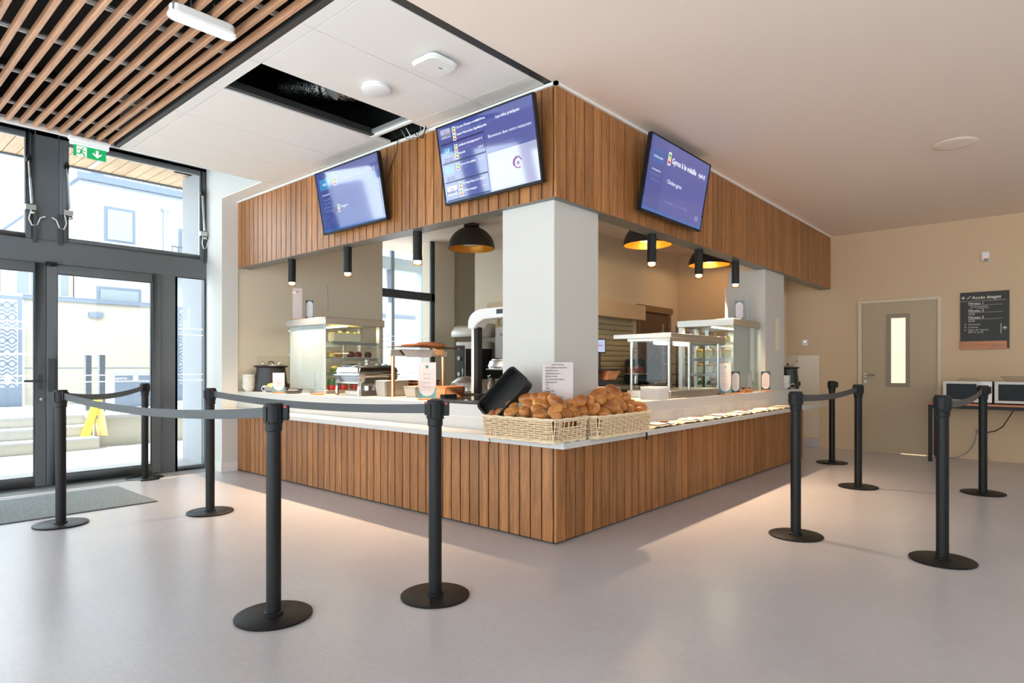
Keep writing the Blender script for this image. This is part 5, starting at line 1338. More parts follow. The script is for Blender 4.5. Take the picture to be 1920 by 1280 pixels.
# ------------------------------------------------------------------ refrigerated display cases
pbr('blind_white', (196, 200, 200), .6, bump=.15, bscale=14, stretch=(6, 6, .3))
pbr('pastry', (206, 150, 84), .7, noise=.3, nscale=60); pbr('cheese', (244, 220, 120), .6, noise=.1, nscale=30); pbr('berry', (150, 50, 40), .6, noise=.4, nscale=50); pbr('choco', (92, 52, 34), .6)
pbr('mango', (250, 190, 40), .5); pbr('custard', (246, 226, 150), .5); pbr('salad', (130, 150, 70), .7, noise=.4, nscale=60); pbr('juice_red', (200, 50, 50), .3); pbr('bottle_green', (70, 110, 80), .15); pbr('cream', (246, 236, 214), .6)
emission('case_led', (255, 244, 214), 12.0)
def display_case(label, o, ea, eb, A, B, H_, blind_side):
    """glass case: origin o = near guest corner, ea along the guest face (length A), eb away from the guest (length B)"""
    o, ea, eb = Vector(o), Vector(ea), Vector(eb)
    t = thing('display_case', o + ea * A / 2 + eb * B / 2, label, 'display case', 'refrigerated display cases')
    def bx(mb, a0, a1, b0, b1, z0, z1):
        return mb.obox(o + ea * (a0 + a1) / 2 + eb * (b0 + b1) / 2 + UP * ((z0 + z1) / 2), ea * (a1 - a0) / 2, eb * (b1 - b0) / 2, UP * ((z1 - z0) / 2))
    part(t, 'base_tray', bx(MB(), 0, A, 0, B, 0, .035), 'brushed_steel', bevel=.002, seg=1)
    part(t, 'canopy', bx(MB(), -.012, A + .012, -.012, B + .012, H_ - .075, H_), 'brushed_steel', bevel=.004, seg=1)
    part(t, 'canopy_knob', MB().cyl(o + ea * (A + .012) + eb * .03 + UP * (H_ - .03), o + ea * (A + .022) + eb * .03 + UP * (H_ - .03), .012, 12), 'steel')
    part(t, 'back_post', bx(bx(MB(), 0, .06, B - .05, B, .035, H_ - .075), A - .06, A, B - .05, B, .035, H_ - .075), 'brushed_steel', bevel=.002, seg=1)
    part(t, 'front_glass', bx(MB(), .0, A, .0, .005, .035, H_ - .075), 'case_glass', smooth=False)
    part(t, 'side_glass', bx(MB(), A - .005, A, .006, B - .05, .035, H_ - .075), 'case_glass', smooth=False)
    part(t, 'side_glass', bx(MB(), 0, .005, .006, B - .05, .035, H_ - .075), 'case_glass', smooth=False)
    a0, a1 = blind_side
    part(t, 'blind', bx(MB(), a0, a1, .012, .018, .04, H_ - .07), 'blind_white', smooth=False)
    part(t, 'light_strip', bx(MB(), .08, A - .08, B * .4, B * .4 + .025, H_ - .085, H_ - .076), 'case_led', smooth=False)
    lc_ = o + ea * A / 2 + eb * B * .45 + UP * (H_ - .095)
    add_light('case_fill_light', 'AREA', lc_ - wloc(t), (0, 0, 0), 5.0, (1.0, .86, .62), t, shape='RECTANGLE', size=A * .7 if abs(ea.x) > .5 else B * .5, size_y=.1 if abs(ea.x) > .5 else A * .7)  # extra area light added to brighten the case interior
    part(t, 'spine', bx(MB(), A / 2 - .03, A / 2 + .03, B - .06, B - .02, .035, H_ - .075), 'brushed_steel', bevel=.003, seg=1)
    sz = []
    for k in range(3):
        z = .035 + (k + 1) * (H_ - .12) / 4 + .0
        part(t, 'shelf', bx(MB(), .03, A - .03, .05, B - .06, z, z + .006), 'case_glass', smooth=False)
        part(t, 'shelf_edge', bx(MB(), .03, A - .03, .046, .052, z - .003, z + .010), 'steel', smooth=False)
        part(t, 'bracket', bx(bx(MB(), .03, .036, .10, B - .06, z - .03, z), A - .036, A - .03, .10, B - .06, z - .03, z), 'grey_plastic', smooth=False)
        sz.append(z + .006)
    return t, o, ea, eb, sz
caseL = display_case('refrigerated glass display case with white blind at the left run', (3.555, 6.42, ZT), (0, -1, 0), (1, 0, 0), .76, .72, .79, (.03, .735))
caseR = display_case('refrigerated glass display case with white blind beside the end column', (6.50, 2.605, ZT), (1, 0, 0), (0, 1, 0), .75, .62, .79, (.06, .74))
def on_shelf(case, a, b, k):
    t, o, ea, eb, sz = case
    p = o + ea * a + eb * b; return Vector((p.x, p.y, p.z + (sz[k] if k >= 0 else .036)))
def cup(p, m1, m2, label, group, r=.035, h=.06, top=None):
    t = thing('dessert_cup', p, label, 'dessert', group); x, y, z = p
    part(t, 'glass', lath([(0, z), (r * .8, z), (r, z + h), (r * .96, z + h), (r * .76, z + .004), (0, z + .004)], x, y, 14), 'clear_acrylic')
    part(t, 'filling', lath([(0, z + .005), (r * .74, z + .005), (r * .9, z + h * .8), (0, z + h * .85)], x, y, 14), m1)
    part(t, 'topping', MB().ball((x, y, z + h * .95), r * .8, .55, 10, 6), m2)
    return t
# left case: cake on the top shelf, tarts below
t = thing('cream_cake', on_shelf(caseL, .58, .33, 2), 'yellow topped cream cake on the top shelf of the left display case', 'cake')
p = on_shelf(caseL, .60, .33, 2)
part(t, 'plate', MB().obox(p + UP * .004, Vector((.20, 0, 0)), Vector((0, .09, 0)), UP * .003), 'ceramic', bevel=.002); part(t, 'sponge', MB().obox(p + UP * .050, Vector((.17, 0, 0)), Vector((0, .06, 0)), UP * .040), 'cream', bevel=.008)
part(t, 'glaze', MB().obox(p + UP * .094, Vector((.168, 0, 0)), Vector((0, .058, 0)), UP * .005), 'cheese', bevel=.004)
part(t, 'garnish', MB().ball(p + Vector((-.06, 0, .102)), .018, .7).ball(p + Vector((.04, 0, .102)), .016, .7).ball(p + Vector((.13, 0, .10)), .014, .7), 'mango')
for k, (a, b, m1, lb) in enumerate(((.70, .10, 'cheese', 'pale pudding cup in front on the middle shelf of the left case'), (.66, .22, 'pastry', 'crumble cup second on the middle shelf of the left case'), (.70, .34, 'choco', 'dark tart third on the middle shelf of the left case'), (.66, .46, 'berry', 'berry tart fourth on the middle shelf of the left case'), (.70, .56, 'choco', 'dark tart at the back of the middle shelf of the left case'))):
    cup(on_shelf(caseL, a, b, 1), m1, 'pastry' if k < 2 else m1, lb, 'desserts on the middle shelf of the left case', .045, .05)
for k, (b, lb) in enumerate(((.16, 'salad cup in front on the low shelf of the left case'), (.34, 'salad cup in the middle of the low shelf of the left case'), (.52, 'salad cup at the back of the low shelf of the left case'))):
    cup(on_shelf(caseL, .67, b, 0), 'salad', 'cheese', lb, 'salad cups in the left case', .05, .06)
for k, (b, lb) in enumerate(((.12, 'red capped jar in front at the bottom of the left case'), (.26, 'red capped jar second at the bottom of the left case'), (.40, 'red capped jar at the back of the bottom of the left case'))):
    p = on_shelf(caseL, .68, b, -1); t = thing('jar', p, lb, 'jar', 'jars at the bottom of the left case')
    part(t, 'label_band', lath([(.0452, p.z + .0), (.0452, p.z + .05)], p.x, p.y, 16), 'juice_red'); part(t, 'body', lath([(0, p.z), (.045, p.z), (.045, p.z + .10), (.03, p.z + .12), (0, p.z + .12)], p.x, p.y, 16), 'bottle_green')
# right case: fruit desserts, jars, bottles seen through its left side
for k in range(4):
    b = .10 + .105 * k; w_ = ('nearest the guests', 'second from the front', 'third from the front', 'at the back')[k]
    cup(on_shelf(caseR, .10, b, 2), 'cheese', 'mango', 'yellow dessert cup on the top shelf of the right case, ' + w_, 'yellow cups on the top shelf', .038, .05)
    cup(on_shelf(caseR, .10, b, 1), 'custard', 'mango', 'mango topped dessert cup on the middle shelf of the right case, ' + w_, 'mango cups on the middle shelf', .042, .085)
    cup(on_shelf(caseR, .11, b, 0), 'cream', 'pastry', 'layered cream cup on the low shelf of the right case, ' + w_, 'cream cups on the low shelf', .042, .09)
    p = on_shelf(caseR, .10, b, -1); t = thing('small_bottle', p, 'small dressing bottle at the bottom of the right case, ' + w_, 'bottle', 'dressing bottles in the right case')
    part(t, 'body', lath([(0, p.z), (.026, p.z), (.028, p.z + .05), (.014, p.z + .085), (.014, p.z + .095), (0, p.z + .095)], p.x, p.y, 14), 'bottle_green'); part(t, 'cap', lath([(.017, p.z + .09), (.017, p.z + .115), (0, p.z + .117)], p.x, p.y, 12), 'juice_red' if k == 0 else 'white_plastic')
    part(t, 'label_band', lath([(.0288, p.z + .012), (.0288, p.z + .045)], p.x, p.y, 14), 'paper')
# upright flyers on top of the cases
def flyer(x, y, w_, h, label, turn, m='paper_pink', dark=False):
    z = ZT + .79
    card(x, y, w_, h, label, face=m, edge='card_dark_teal' if dark else m, z=z, turn=turn, lines_=2 if dark else 0, dark_top=dark)
flyer(3.62, 6.33, .10, .34, 'tall pale flyer on the left display case, nearest the pier', (.85, -.5, 0))
flyer(3.77, 6.33, .085, .22, 'short grey oval flyer on the left display case', (.66, -.75, 0), 'paper', True)
flyer(3.70, 5.86, .085, .34, 'thin flyer seen edge on at the corner of the left display case', (.62, .78, 0))
flyer(6.66, 2.74, .10, .34, 'tall pinkish flyer standing on the left of the right display case', (.95, .1, 0))
flyer(7.02, 2.74, .095, .22, 'short dark teal oval flyer on the right display case', (.66, -.75, 0), 'paper_pink', True)
flyer(7.16, 2.70, .10, .30, 'turned pale flyer on the right display case, nearest the end column', (.9, .35, 0))
# ------------------------------------------------------------------ glass food gantry on the right run
gx0, gx1, gy0, gy1 = 5.00, 6.10, 2.555, 2.99
ga = thing('glass_gantry', (5.5, 2.77, ZT), 'heated glass food gantry with steel roof on the right run', 'gantry')
part(ga, 'base', MB().box(gx0, gx1, gy0, gy1, ZT, ZT + .065), 'brushed_steel', bevel=.004, seg=1)
for nm, (x, y) in enumerate(((gx0 + .03, gy0 + .03), (gx0 + .03, gy1 - .03), (gx1 - .03, gy0 + .03), (gx0 + .42, gy0 + .03))):
    part(ga, 'post', MB().cyl((x, y, ZT + .065), (x, y, 1.415), .015, 14), 'steel')
part(ga, 'roof', MB().box(gx0 - .01, gx1 + .06, gy0 - .01, gy1 + .14, 1.425, 1.468), 'brushed_steel', bevel=.003, seg=1)
part(ga, 'roof_frame', MB().box(gx0 + .01, gx1 + .02, gy0 + .01, gy1, 1.400, 1.425), 'brushed_steel', smooth=False)
part(ga, 'heat_lamp', MB().cyl((gx0 + .12, gy0 + .22, 1.385), (gx0 + .34, gy0 + .22, 1.385), .012, 10).cyl((gx0 + .5, gy0 + .22, 1.385), (gx0 + .78, gy0 + .22, 1.385), .012, 10), 'case_led')
part(ga, 'glass_side', MB().box(gx0 + .02, gx0 + .025, gy0 + .045, gy1 - .045, ZT + .07, 1.40), 'case_glass', smooth=False)
part(ga, 'glass_front', MB().box(gx0 + .05, gx0 + .40, gy0 + .02, gy0 + .025, ZT + .07, 1.40).box(gx0 + .44, gx1 - .05, gy0 + .02, gy0 + .025, ZT + .07, 1.40), 'case_glass', smooth=False)
t = thing('napkin_stack', (4.80, 2.60, ZT), 'stack of white paper napkins before the glass gantry', 'napkins')
for k in range(12):
    part(t, 'napkin', MB().obox((4.80 + random.uniform(-.003, .003), 2.60 + random.uniform(-.003, .003), ZT + .0048 + .0090 * k), Vector((.092, 0, 0)), Vector((0, .085, 0)), UP * .0043), 'paper', bevel=.002, seg=1)
# till: stand with card reader and small screen, by the column
t = thing('till', (4.86, 3.15, ZT), 'small till with copper coloured stand and black top behind the corner column', 'till')
part(t, 'base', MB().taper(4.86, 3.14, ZT, ZT + .10, .20, .20, .16, .16), 'copper', bevel=.004); part(t, 'neck', MB().taper(4.86, 3.14, ZT + .10, ZT + .16, .13, .13, .13, .13), 'black_plastic', bevel=.004)
part(t, 'upper_stand', MB().taper(4.86, 3.14, ZT + .16, ZT + .245, .14, .14, .22, .22), 'copper', bevel=.003); part(t, 'top', MB().box(4.74, 4.98, 3.02, 3.26, ZT + .245, ZT + .26), 'black_plastic', bevel=.003)
part(t, 'pole', MB().cyl((4.90, 3.22, ZT + .26), (4.90, 3.22, ZT + .42), .010, 10), 'black_metal')
c = Vector((4.87, 3.20, ZT + .47)); nn = -F_
part(t, 'monitor', MB().obox(c, R_ * .055, F_ * .010, UP * .068), 'black_plastic', bevel=.003); part(t, 'monitor_display', MB().obox(c + nn * .0105, R_ * .046, F_ * .0008, UP * .056), 'screen_white', smooth=False)
letter(t, 'elior', .03, c + nn * .0115 + UP * -.005, R_, UP, 'screen_magenta', 'CENTER', True)
# ------------------------------------------------------------------ tray shelf: tumblers and folded napkins
for px, lb in ((1274, 'upturned clear tumbler on the tray shelf nearest the baskets'), (1318, 'second upturned clear tumbler along the tray shelf'), (1356, 'third upturned clear tumbler along the tray shelf'), (1389, 'upturned clear tumbler on the tray shelf nearest the belt post')):
    x, y = xat(px, 2.435), 2.435
    t = thing('tumbler', (x, y, ZS), lb, 'glass', 'upturned tumblers on the tray shelf')
    part(t, 'glass', lath([(.038, ZS), (.038, ZS + .012), (.031, ZS + .090), (.029, ZS + .094), (0, ZS + .094), (0, ZS + .090), (.027, ZS + .090), (.035, ZS + .004), (.035, ZS)], x, y, 20), 'thin_glass')
pbr('kraft_print', (150, 96, 62), .8); pbr('napkin_paper', (222, 200, 174), .8)
NL = ('first', 'second', 'third', 'fourth', 'fifth', 'sixth')
for k in range(6):
    x = 4.40 + .56 * k; y = 2.335
    t = thing('folded_napkin', (x, y, ZS), NL[k] + ' printed paper place napkin along the tray shelf, counted from the baskets', 'napkin', 'paper napkins laid along the tray shelf')
    pts = [Vector((x - .27 + .54 * i / 8, y, ZS + .004 + .014 * abs(math.sin(i * 1.3 + k)))) for i in range(9)]
    part(t, 'sheet', MB().ribbon(pts, .165, .003, (0, 1, 0)), 'napkin_paper', smooth=True)
    part(t, 'fold', MB().ribbon([p + Vector((.02, .01, .009)) for p in pts[2:7]], .13, .003, (0, 1, 0)), 'paper', smooth=True)
    part(t, 'print', MB().lathe([(0, ZS + .029), (.040, ZS + .029), (.040, ZS + .0305), (0, ZS + .0305)], (x + .12, y + .035, 0), 14), 'kraft_print', smooth=False)
# ------------------------------------------------------------------ left run: chafing dishes, pans, copper gantry, hot plate
def chafer(o, A, B, H_, label, z0):
    """rectangular chafing dish on four legs; o = guest corner, A along y, B along x"""
    x0, y0 = o
    t = thing('chafing_dish', (x0 + B / 2, y0 + A / 2, z0), label, 'chafing dish', 'chafing dishes')
    cx, cy = x0 + B / 2, y0 + A / 2
    for x in (x0 + .03, x0 + B - .03):
        for y in (y0 + .03, y0 + A - .03):
            part(t, 'leg', MB().box(x - .014, x + .014, y - .014, y + .014, z0, z0 + H_ * .42), 'chrome', bevel=.003, seg=1)
    part(t, 'water_pan', MB().taper(cx, cy, z0 + H_ * .34, z0 + H_ * .58, B * .86, A * .86, B * .95, A * .95), 'chrome', bevel=.012)
    part(t, 'frame_rail', MB().box(x0, x0 + B, y0, y0 + A, z0 + H_ * .565, z0 + H_ * .60), 'chrome', bevel=.006)
    part(t, 'lid', MB().taper(cx, cy, z0 + H_ * .60, z0 + H_ * .84, B * .98, A * .98, B * .88, A * .86), 'chrome', bevel=.02, seg=3)
    part(t, 'lid_top', MB().taper(cx, cy, z0 + H_ * .84, z0 + H_ * .89, B * .86, A * .84, B * .5, A * .5), 'chrome', bevel=.012)
    part(t, 'knob', MB().cyl((cx, cy, z0 + H_ * .88), (cx, cy, z0 + H_ * .93), .010, 12).ball((cx, cy, z0 + H_ * .965), .026, .8, 16, 10), 'chrome')
    part(t, 'side_handle', MB().tube([(x0 + B - .02, cy - .05, z0 + H_ * .66), (x0 + B + .04, cy - .04, z0 + H_ * .70), (x0 + B + .04, cy + .04, z0 + H_ * .70), (x0 + B - .02, cy + .05, z0 + H_ * .66)], .006, 8), 'steel')
    return t
chafer((3.44, 4.93), .42, .50, .345, 'polished chafing dish with ball knob on the left run', ZT)
t = thing('burner_tray', (3.70, 5.12, ZT), 'low steel burner tray under the polished chafing dish', 'tray')
part(t, 'tray', MB().box(3.50, 3.88, 5.02, 5.24, ZT, ZT + .045), 'brushed_steel', bevel=.004)
part(t, 'burner', lath([(0, ZT + .045), (.04, ZT + .045), (.04, ZT + .09), (0, ZT + .09)], 3.69, 5.13, 18), 'steel')
def gn(x, y, a, b, h, label, m_fill, m='brushed_steel'):
    t = thing('food_pan', (x, y, ZT), label, 'food pan', 'steel food pans on the left run')
    part(t, 'pan', MB().taper(x, y, ZT, ZT + h - .006, a * .86, b * .84, a * .97, b * .97), m, bevel=.010)
    part(t, 'rim', MB().box(x - a / 2, x + a / 2, y - b / 2, y + b / 2, ZT + h - .006, ZT + h), m, bevel=.002, seg=1)
    part(t, 'food', MB().box(x - a * .44, x + a * .44, y - b * .43, y + b * .43, ZT + h - .002, ZT + h + .004), m_fill, bevel=.002, seg=1)
pbr('stew', (206, 120, 60), .5, noise=.3, nscale=40)
gn(3.73, 4.80, .30, .17, .145, 'deep steel food pan left of the copper gantry post', 'cream')
gn(3.78, 4.42, .32, .18, .10, 'shallow steel food pan between the gantry posts', 'stew')
gn(3.86, 4.15, .26, .20, .10, 'copper toned food pan right of the pink menu card', 'stew', 'copper')
t = thing('tray_stack', (3.95, 4.78, ZT), 'stack of copper toned trays beside the deep food pan', 'trays')
for k in range(5):
    part(t, 'tray', MB().box(3.92 - .0, 4.22, 4.66, 4.90, ZT + .03 * k + .002, ZT + .03 * k + .014).taper(4.07, 4.78, ZT + .03 * k + .014, ZT + .03 * k + .028, .28, .22, .33, .26), 'copper', bevel=.003, seg=1)
cg = thing('copper_gantry', (3.9, 4.62, ZT), 'serving gantry with copper posts and glass shelf on the left run', 'gantry')
for x in (3.60, 4.22):
    part(cg, 'post', MB().cyl((x, 4.62, ZT), (x, 4.62, 1.33), .018, 16), 'copper')
part(cg, 'beam', MB().box(3.56, 4.26, 4.60, 4.64, 1.27, 1.33), 'brushed_steel', bevel=.003, seg=1)
part(cg, 'bracket', MB().box(4.10, 4.20, 4.585, 4.655, 1.28, 1.345), 'copper', bevel=.003, seg=1)
part(cg, 'glass_shelf', MB().box(3.42, 4.44, 4.42, 4.80, 1.345, 1.352), 'case_glass', smooth=False)
part(cg, 'heat_shade', MB().prism([(-.20, 0), (.20, 0), (.16, -.075), (-.13, -.075)], (3.86, 4.58, 1.335), (1, 0, 0), (0, 0, 1), (0, -.006, 0)), 'paper', smooth=False)
t = thing('ham_tray', (4.0, 4.60, 1.352), 'flat tray with an orange roast on the glass shelf of the copper gantry', 'tray')
part(t, 'tray', MB().box(3.62, 4.36, 4.48, 4.74, 1.353, 1.362), 'wicker_dark', bevel=.003, seg=1)
pbr('roast', (204, 128, 84), .5, noise=.35, nscale=30)
part(t, 'roast', MB().lathe([(.0, 0), (.15, .003), (.17, .018), (.11, .042), (.0, .050)], (4.02, 4.60, 1.362), 20).lathe([(.0, 0), (.09, .003), (.10, .012), (.05, .022), (.0, .026)], (3.80, 4.60, 1.362), 16), 'roast')
# glass ceramic hot plate with the arched heat lamp behind
hp = thing('hot_plate', (3.7, 3.45, ZT), 'black glass hot plate set before the arched heat lamp', 'hot plate')
pbr('glass_ceramic', (24, 24, 26), .12, spec=.7)
part(hp, 'frame', MB().box(3.275, 4.15, 3.14, 3.74, ZT, ZT + .022), 'dark_strip', bevel=.003, seg=1); part(hp, 'plate', MB().box(3.285, 4.14, 3.15, 3.73, ZT + .022, ZT + .030), 'glass_ceramic', bevel=.002, seg=1)
part(hp, 'control_block', MB().box(3.36, 3.50, 3.66, 3.72, ZT + .030, ZT + .058), 'black_plastic', bevel=.006)
hl = thing('heat_lamp', (4.10, 4.05, ZT), 'white arched heat lamp on a black post above the hot plate', 'heat lamp')
part(hl, 'foot', MB().box(3.96, 4.20, 3.86, 4.14, ZT, ZT + .035), 'black_metal', bevel=.006)
part(hl, 'post', MB().box(4.07, 4.13, 3.99, 4.04, ZT + .035, 1.60), 'black_metal', bevel=.003, seg=1)
part(hl, 'post_cover', MB().box(4.07, 4.13, 4.04, 4.075, ZT + .035, 1.60), 'white_plastic', bevel=.003, seg=1)
arcp = []
for i in range(9):
    a = math.pi - i / 8 * math.pi / 2
    arcp.append((3.90 - .18 * math.cos(a), 1.57 + .12 * math.sin(a)))
outer = [(4.08, 1.52)] + arcp + [(3.0, 1.70), (3.0, 1.615), (3.88, 1.60), (3.96, 1.565), (4.0, 1.52)]
part(hl, 'arch', MB().prism(outer, (4.03, 0, 0), (0, 1, 0), (0, 0, 1), (.14, 0, 0)), 'white_plastic', bevel=.006)
part(hl, 'control_screen', MB().box(4.026, 4.032, 3.44, 3.72, 1.635, 1.675), 'dark_strip', smooth=False)
# ------------------------------------------------------------------ kitchen behind the counter
# roller shutters: box, guide and slats
def shutter(o, e, n, w_, z0, z1, label):
    """o = left foot seen from the front, e = along the wall, n = out of the wall"""
    o, e, n = Vector(o), Vector(e), Vector(n)
    t = thing('roller_shutter', o + e * w_ / 2 + UP * z0, label, 'shutter', 'cream roller shutters of the service core')
    part(t, 'box', MB().obox(o + e * w_ / 2 + n * .10 + UP * (z1 + .11), e * (w_ / 2 + .03), n * .10, UP * .11), 'shutter_cream', bevel=.004, seg=1)
    part(t, 'guide', MB().obox(o + e * .02 + n * .03 + UP * ((z0 + z1) / 2), e * .02, n * .03, UP * ((z1 - z0) / 2)), 'shutter_cream', smooth=False)
    part(t, 'guide', MB().obox(o + e * (w_ - .02) + n * .03 + UP * ((z0 + z1) / 2), e * .02, n * .03, UP * ((z1 - z0) / 2)), 'shutter_cream', smooth=False)
    part(t, 'box_stop', MB().obox(o + e * (w_ - .0) + n * .17 + UP * (z1 + .02), e * .02, n * .02, UP * .018), 'black_plastic', smooth=False)
    k = int((z1 - z0) / .075)
    me = MB().prism([(0, 0), (.012, .008), (.016, .035), (.012, .062), (0, .070)], (0, 0, 0), n, UP, e * (w_ - .08)).mesh('slat', 'shutter_slat')
    for i in range(k):
        put('slat', me, t, o + e * .04 + n * .012 + UP * (z0 + .075 * i) - wloc(t))
pbr('shutter_cream', (222, 196, 160), .5); pbr('shutter_slat', (206, 194, 158), .45)
shutter((7.0, 4.86, 0), (1, 0, 0), (0, -1, 0), 1.30, .95, 1.86, 'cream roller shutter on the right face of the service core')
shutter((6.5, 5.97, 0), (0, -1, 0), (-1, 0, 0), 1.08, .95, 1.84, 'cream roller shutter on the left face of the service core, behind the oven')
t = thing('notice_sheet', (6.36, 5.6, 1.3), 'white notice with red handwriting taped to the left shutter', 'notice')
part(t, 'sheet', MB().box(6.40, 6.404, 5.40, 5.93, 1.26, 1.72), 'paper', smooth=False)
for i, s in enumerate(('Attention chaud', 'ne pas poser', 'de plateau ici', 'merci')):
    letter(t, s, .055, (6.3985, 5.665, 1.60 - .07 * i), (0, -1, 0), UP, 'ink_red', 'CENTER', True)
letter(t, 'la direction', .04, (6.3985, 5.665, 1.33), (0, -1, 0), UP, 'ink', 'CENTER')
# brown door beside the right shutter
ndoor[0] += 1
kd = tag(put('door_%d' % ndoor[0], None, None, (8.6, 4.84, 0)), None, None, None, 'structure'); kd['label'] = 'brown kitchen door beside the shutter'
pbr('brown_door', (104, 82, 62), .5); pbr('brown_frame', (136, 108, 82), .5)
part(kd, 'frame', MB().box(8.36, 8.42, 4.80, 4.865, 0, 2.08).box(9.36, 9.42, 4.80, 4.865, 0, 2.08).box(8.36, 9.46, 4.79, 4.865, 2.02, 2.12), 'brown_frame', bevel=.003, seg=1)
part(kd, 'leaf', MB().box(8.42, 9.36, 4.83, 4.862, .01, 2.02), 'brown_door', smooth=False)
struct('wall_kitchen_side', MB().box(8.75, XE, 4.865, 5.0, 0, ZC), 'wall_kitchen', 'beige kitchen wall beside the brown door')
# dome lamps
pbr('dome_gold', (226, 150, 40), .35, metal=.35); pbr('dome_black', (40, 37, 34), .45)
emission('opal_glow', (255, 200, 110), .9)
pbr('opal', (200, 190, 160), .3)
def dome(x, y, label, on):
    t = thing('dome_lamp', (x, y, 2.72), label, 'dome lamp', 'black dome lamps in the kitchen')
    R0 = .305; zr = 2.72; hz = .285
    pro = [(R0 * math.cos(a * math.pi / 2 / 12), zr + hz * math.sin(a * math.pi / 2 / 12)) for a in range(12)] + [(.09, zr + hz)]
    part(t, 'shade', lath(pro, x, y, 40), 'dome_black')
    part(t, 'inner_shade', lath([(r * .975, z - .004) for r, z in pro], x, y, 40), 'dome_gold')
    part(t, 'rim', lath([(R0, zr - .004), (R0 + .002, zr), (R0, zr + .006), (R0 * .975, zr + .002), (R0 * .975, zr - .004), (R0, zr - .004)], x, y, 40), 'dome_black')
    part(t, 'ceiling_rose', lath([(0, ZC), (.10, ZC), (.10, zr + hz - .005), (0, zr + hz - .005)], x, y, 24), 'dome_black')
    part(t, 'diffuser', MB().lathe([(0, zr + .03), (.10, zr + .045), (.16, zr + .10), (.15, zr + .20), (0, zr + .22)], (x, y, 0), 28), 'opal_glow' if on else 'opal')
    if on:
        add_light('dome_lamp_bulb', 'POINT', (0, 0, .015), (0, 0, 0), DOME_W, (1.0, .72, .40), t, shadow_soft_size=.06)
DOME_W = 6.0
dome(5.81, 5.81, 'black dome lamp left of the corner column', False)
dome(7.11, 3.95, 'lit black dome lamp with golden inside right of the corner column', True)
dome(9.12, 4.02, 'lit black dome lamp with golden inside nearest the end column', True)
# steel prep table behind the left run with a second chafing dish
pt = thing('prep_table', (5.25, 4.6, 0), 'steel prep table behind the left run', 'table')
part(pt, 'top', MB().box(4.85, 5.55, 3.75, 5.55, .86, .90), 'brushed_steel', bevel=.003, seg=1)
for x in (4.88, 5.48):
    for y in (3.78, 5.48):
        part(pt, 'leg', MB().box(x, x + .04, y, y + .04, 0, .86), 'steel', smooth=False)
part(pt, 'lower_shelf', MB().box(4.88, 5.52, 3.79, 5.5, .25, .27), 'brushed_steel', smooth=False)
chafer((4.90, 4.25), .44, .52, .42, 'polished chafing dish behind the arched heat lamp', .90)
t = thing('steel_bowl', (5.05, 5.15, .90), 'upturned steel mixing bowl beside the arched heat lamp', 'bowl')
part(t, 'bowl', lath([(.20, .90), (.20, .905), (.18, .99), (.10, 1.05), (0, 1.065)], 5.05, 5.12, 32), 'steel')
# combi oven with hood on a stand
ov = thing('combi_oven', (6.28, 6.2, .0), 'steel combi oven with curved hood and dark control panel', 'oven')
part(ov, 'body', MB().box(6.11, 6.44, 6.0, 6.42, .75, 1.52), 'brushed_steel', bevel=.006, seg=1)
part(ov, 'hood', MB().prism([(0, 0), (.42, 0), (.42, .19), (.16, .19), (.05, .14), (0, .06)], (6.03, 5.98, 1.585), (1, 0, 0), UP, (0, .46, 0)), 'brushed_steel', bevel=.01)
part(ov, 'control_panel', MB().box(6.102, 6.11, 6.25, 6.41, .80, 1.47), 'dark_strip', smooth=False)
part(ov, 'oven_glass', MB().box(6.102, 6.11, 6.02, 6.22, .98, 1.42), 'mw_window', smooth=False)
part(ov, 'side_glass', MB().box(6.16, 6.40, 5.992, 6.0, 1.0, 1.42), 'mw_window', smooth=False)
part(ov, 'brand_plate', MB().box(6.098, 6.103, 6.28, 6.38, 1.41, 1.44), 'juice_red', smooth=False)
for z in (1.29, 1.07):
    part(ov, 'knob', MB().cyl((6.075, 6.33, z), (6.103, 6.33, z), .030, 18), 'steel')
part(ov, 'handle', MB().tube([(6.102, 6.235, 1.0), (6.06, 6.235, 1.02), (6.06, 6.235, 1.14), (6.102, 6.235, 1.16)], .010, 8), 'steel')
part(ov, 'stand', MB().box(6.12, 6.43, 6.01, 6.41, .70, .75), 'steel', smooth=False)
for x in (6.12, 6.39):
    for y in (6.01, 6.37):
        part(ov, 'leg', MB().box(x, x + .04, y, y + .04, 0, .70), 'steel', smooth=False)
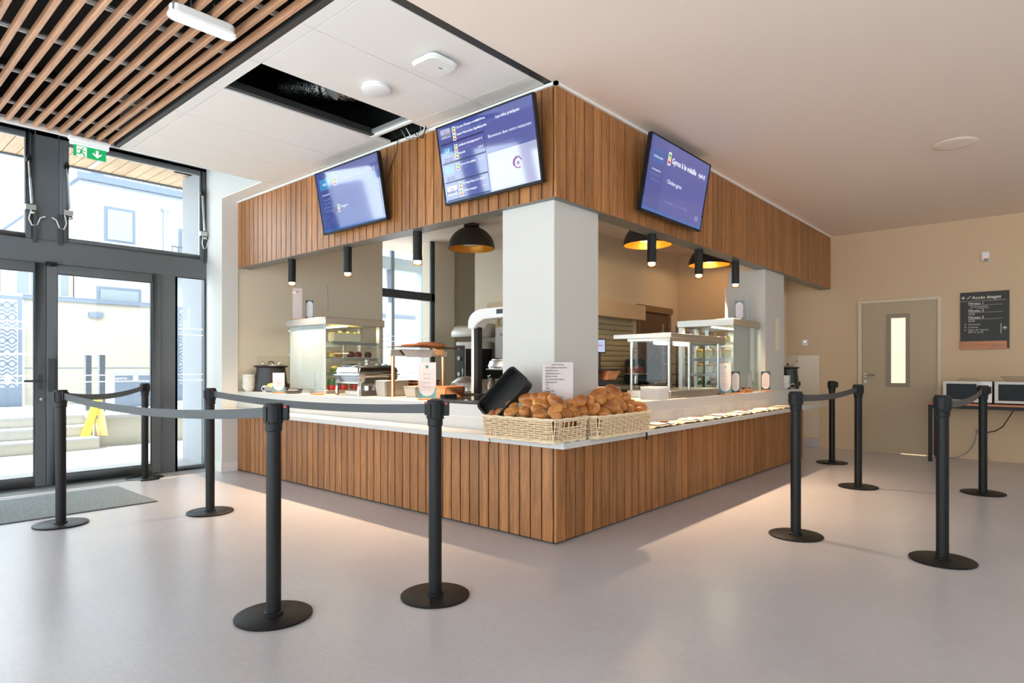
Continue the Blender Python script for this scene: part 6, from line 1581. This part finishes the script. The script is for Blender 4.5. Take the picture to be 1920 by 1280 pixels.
# back bench behind the glass gantry: cake dome, coffee machine, rack trolley
bb = thing('back_bench', (8.0, 4.5, 0), 'dark back bench seen through the glass gantry', 'bench')
part(bb, 'top', MB().box(6.9, 8.30, 4.22, 4.80, .88, .92), 'brushed_steel', bevel=.003, seg=1); part(bb, 'cabinet', MB().box(6.92, 8.28, 4.25, 4.80, 0.02, .88), 'brown_door', smooth=False)
cd = thing('cake_dome', (7.55, 4.4, .92), 'glass cake dome with golden knob on the back bench', 'cake dome')
part(cd, 'stand', lath([(0, .92), (.08, .92), (.03, .94), (.025, 1.05), (.17, 1.07), (.17, 1.08), (0, 1.08)], 7.62, 4.42, 24), 'steel')
part(cd, 'dome', lath([(.15, 1.08), (.15, 1.25), (.11, 1.34), (0, 1.37)], 7.62, 4.42, 28), 'case_glass'); part(cd, 'knob', MB().ball((7.62, 4.42, 1.39), .022), 'copper')
part(cd, 'cake', lath([(0, 1.082), (.11, 1.082), (.11, 1.17), (0, 1.18)], 7.62, 4.42, 20), 'berry')
cm = thing('coffee_machine', (8.0, 4.45, .92), 'black coffee machine on the back bench', 'machine')
part(cm, 'body', MB().box(7.86, 8.20, 4.35, 4.75, .92, 1.28), 'black_plastic', bevel=.02); part(cm, 'spout', MB().box(7.92, 8.10, 4.27, 4.36, 1.12, 1.20), 'black_metal', bevel=.008); part(cm, 'lever', MB().tube([(7.95, 4.33, 1.22), (7.93, 4.29, 1.34), (7.96, 4.27, 1.42)], .010, 6), 'black_metal'); part(cm, 'drip_tray', MB().box(7.88, 8.16, 4.24, 4.36, .92, .96), 'steel', bevel=.003)
rt = thing('rack_trolley', (9.0, 4.35, 0), 'steel rack trolley beside the brown door', 'trolley')
for x in (8.72, 9.20):
    for y in (4.12, 4.58):
        part(rt, 'upright', MB().box(x, x + .03, y, y + .03, .08, 1.82), 'steel', smooth=False)
        part(rt, 'caster', MB().cyl((x, y + .015, .04), (x + .03, y + .015, .04), .04, 12), 'black_plastic')
for k in range(10):
    part(rt, 'runner', MB().box(8.75, 9.20, 4.12, 4.61, .25 + .16 * k, .262 + .16 * k), 'steel', smooth=False)
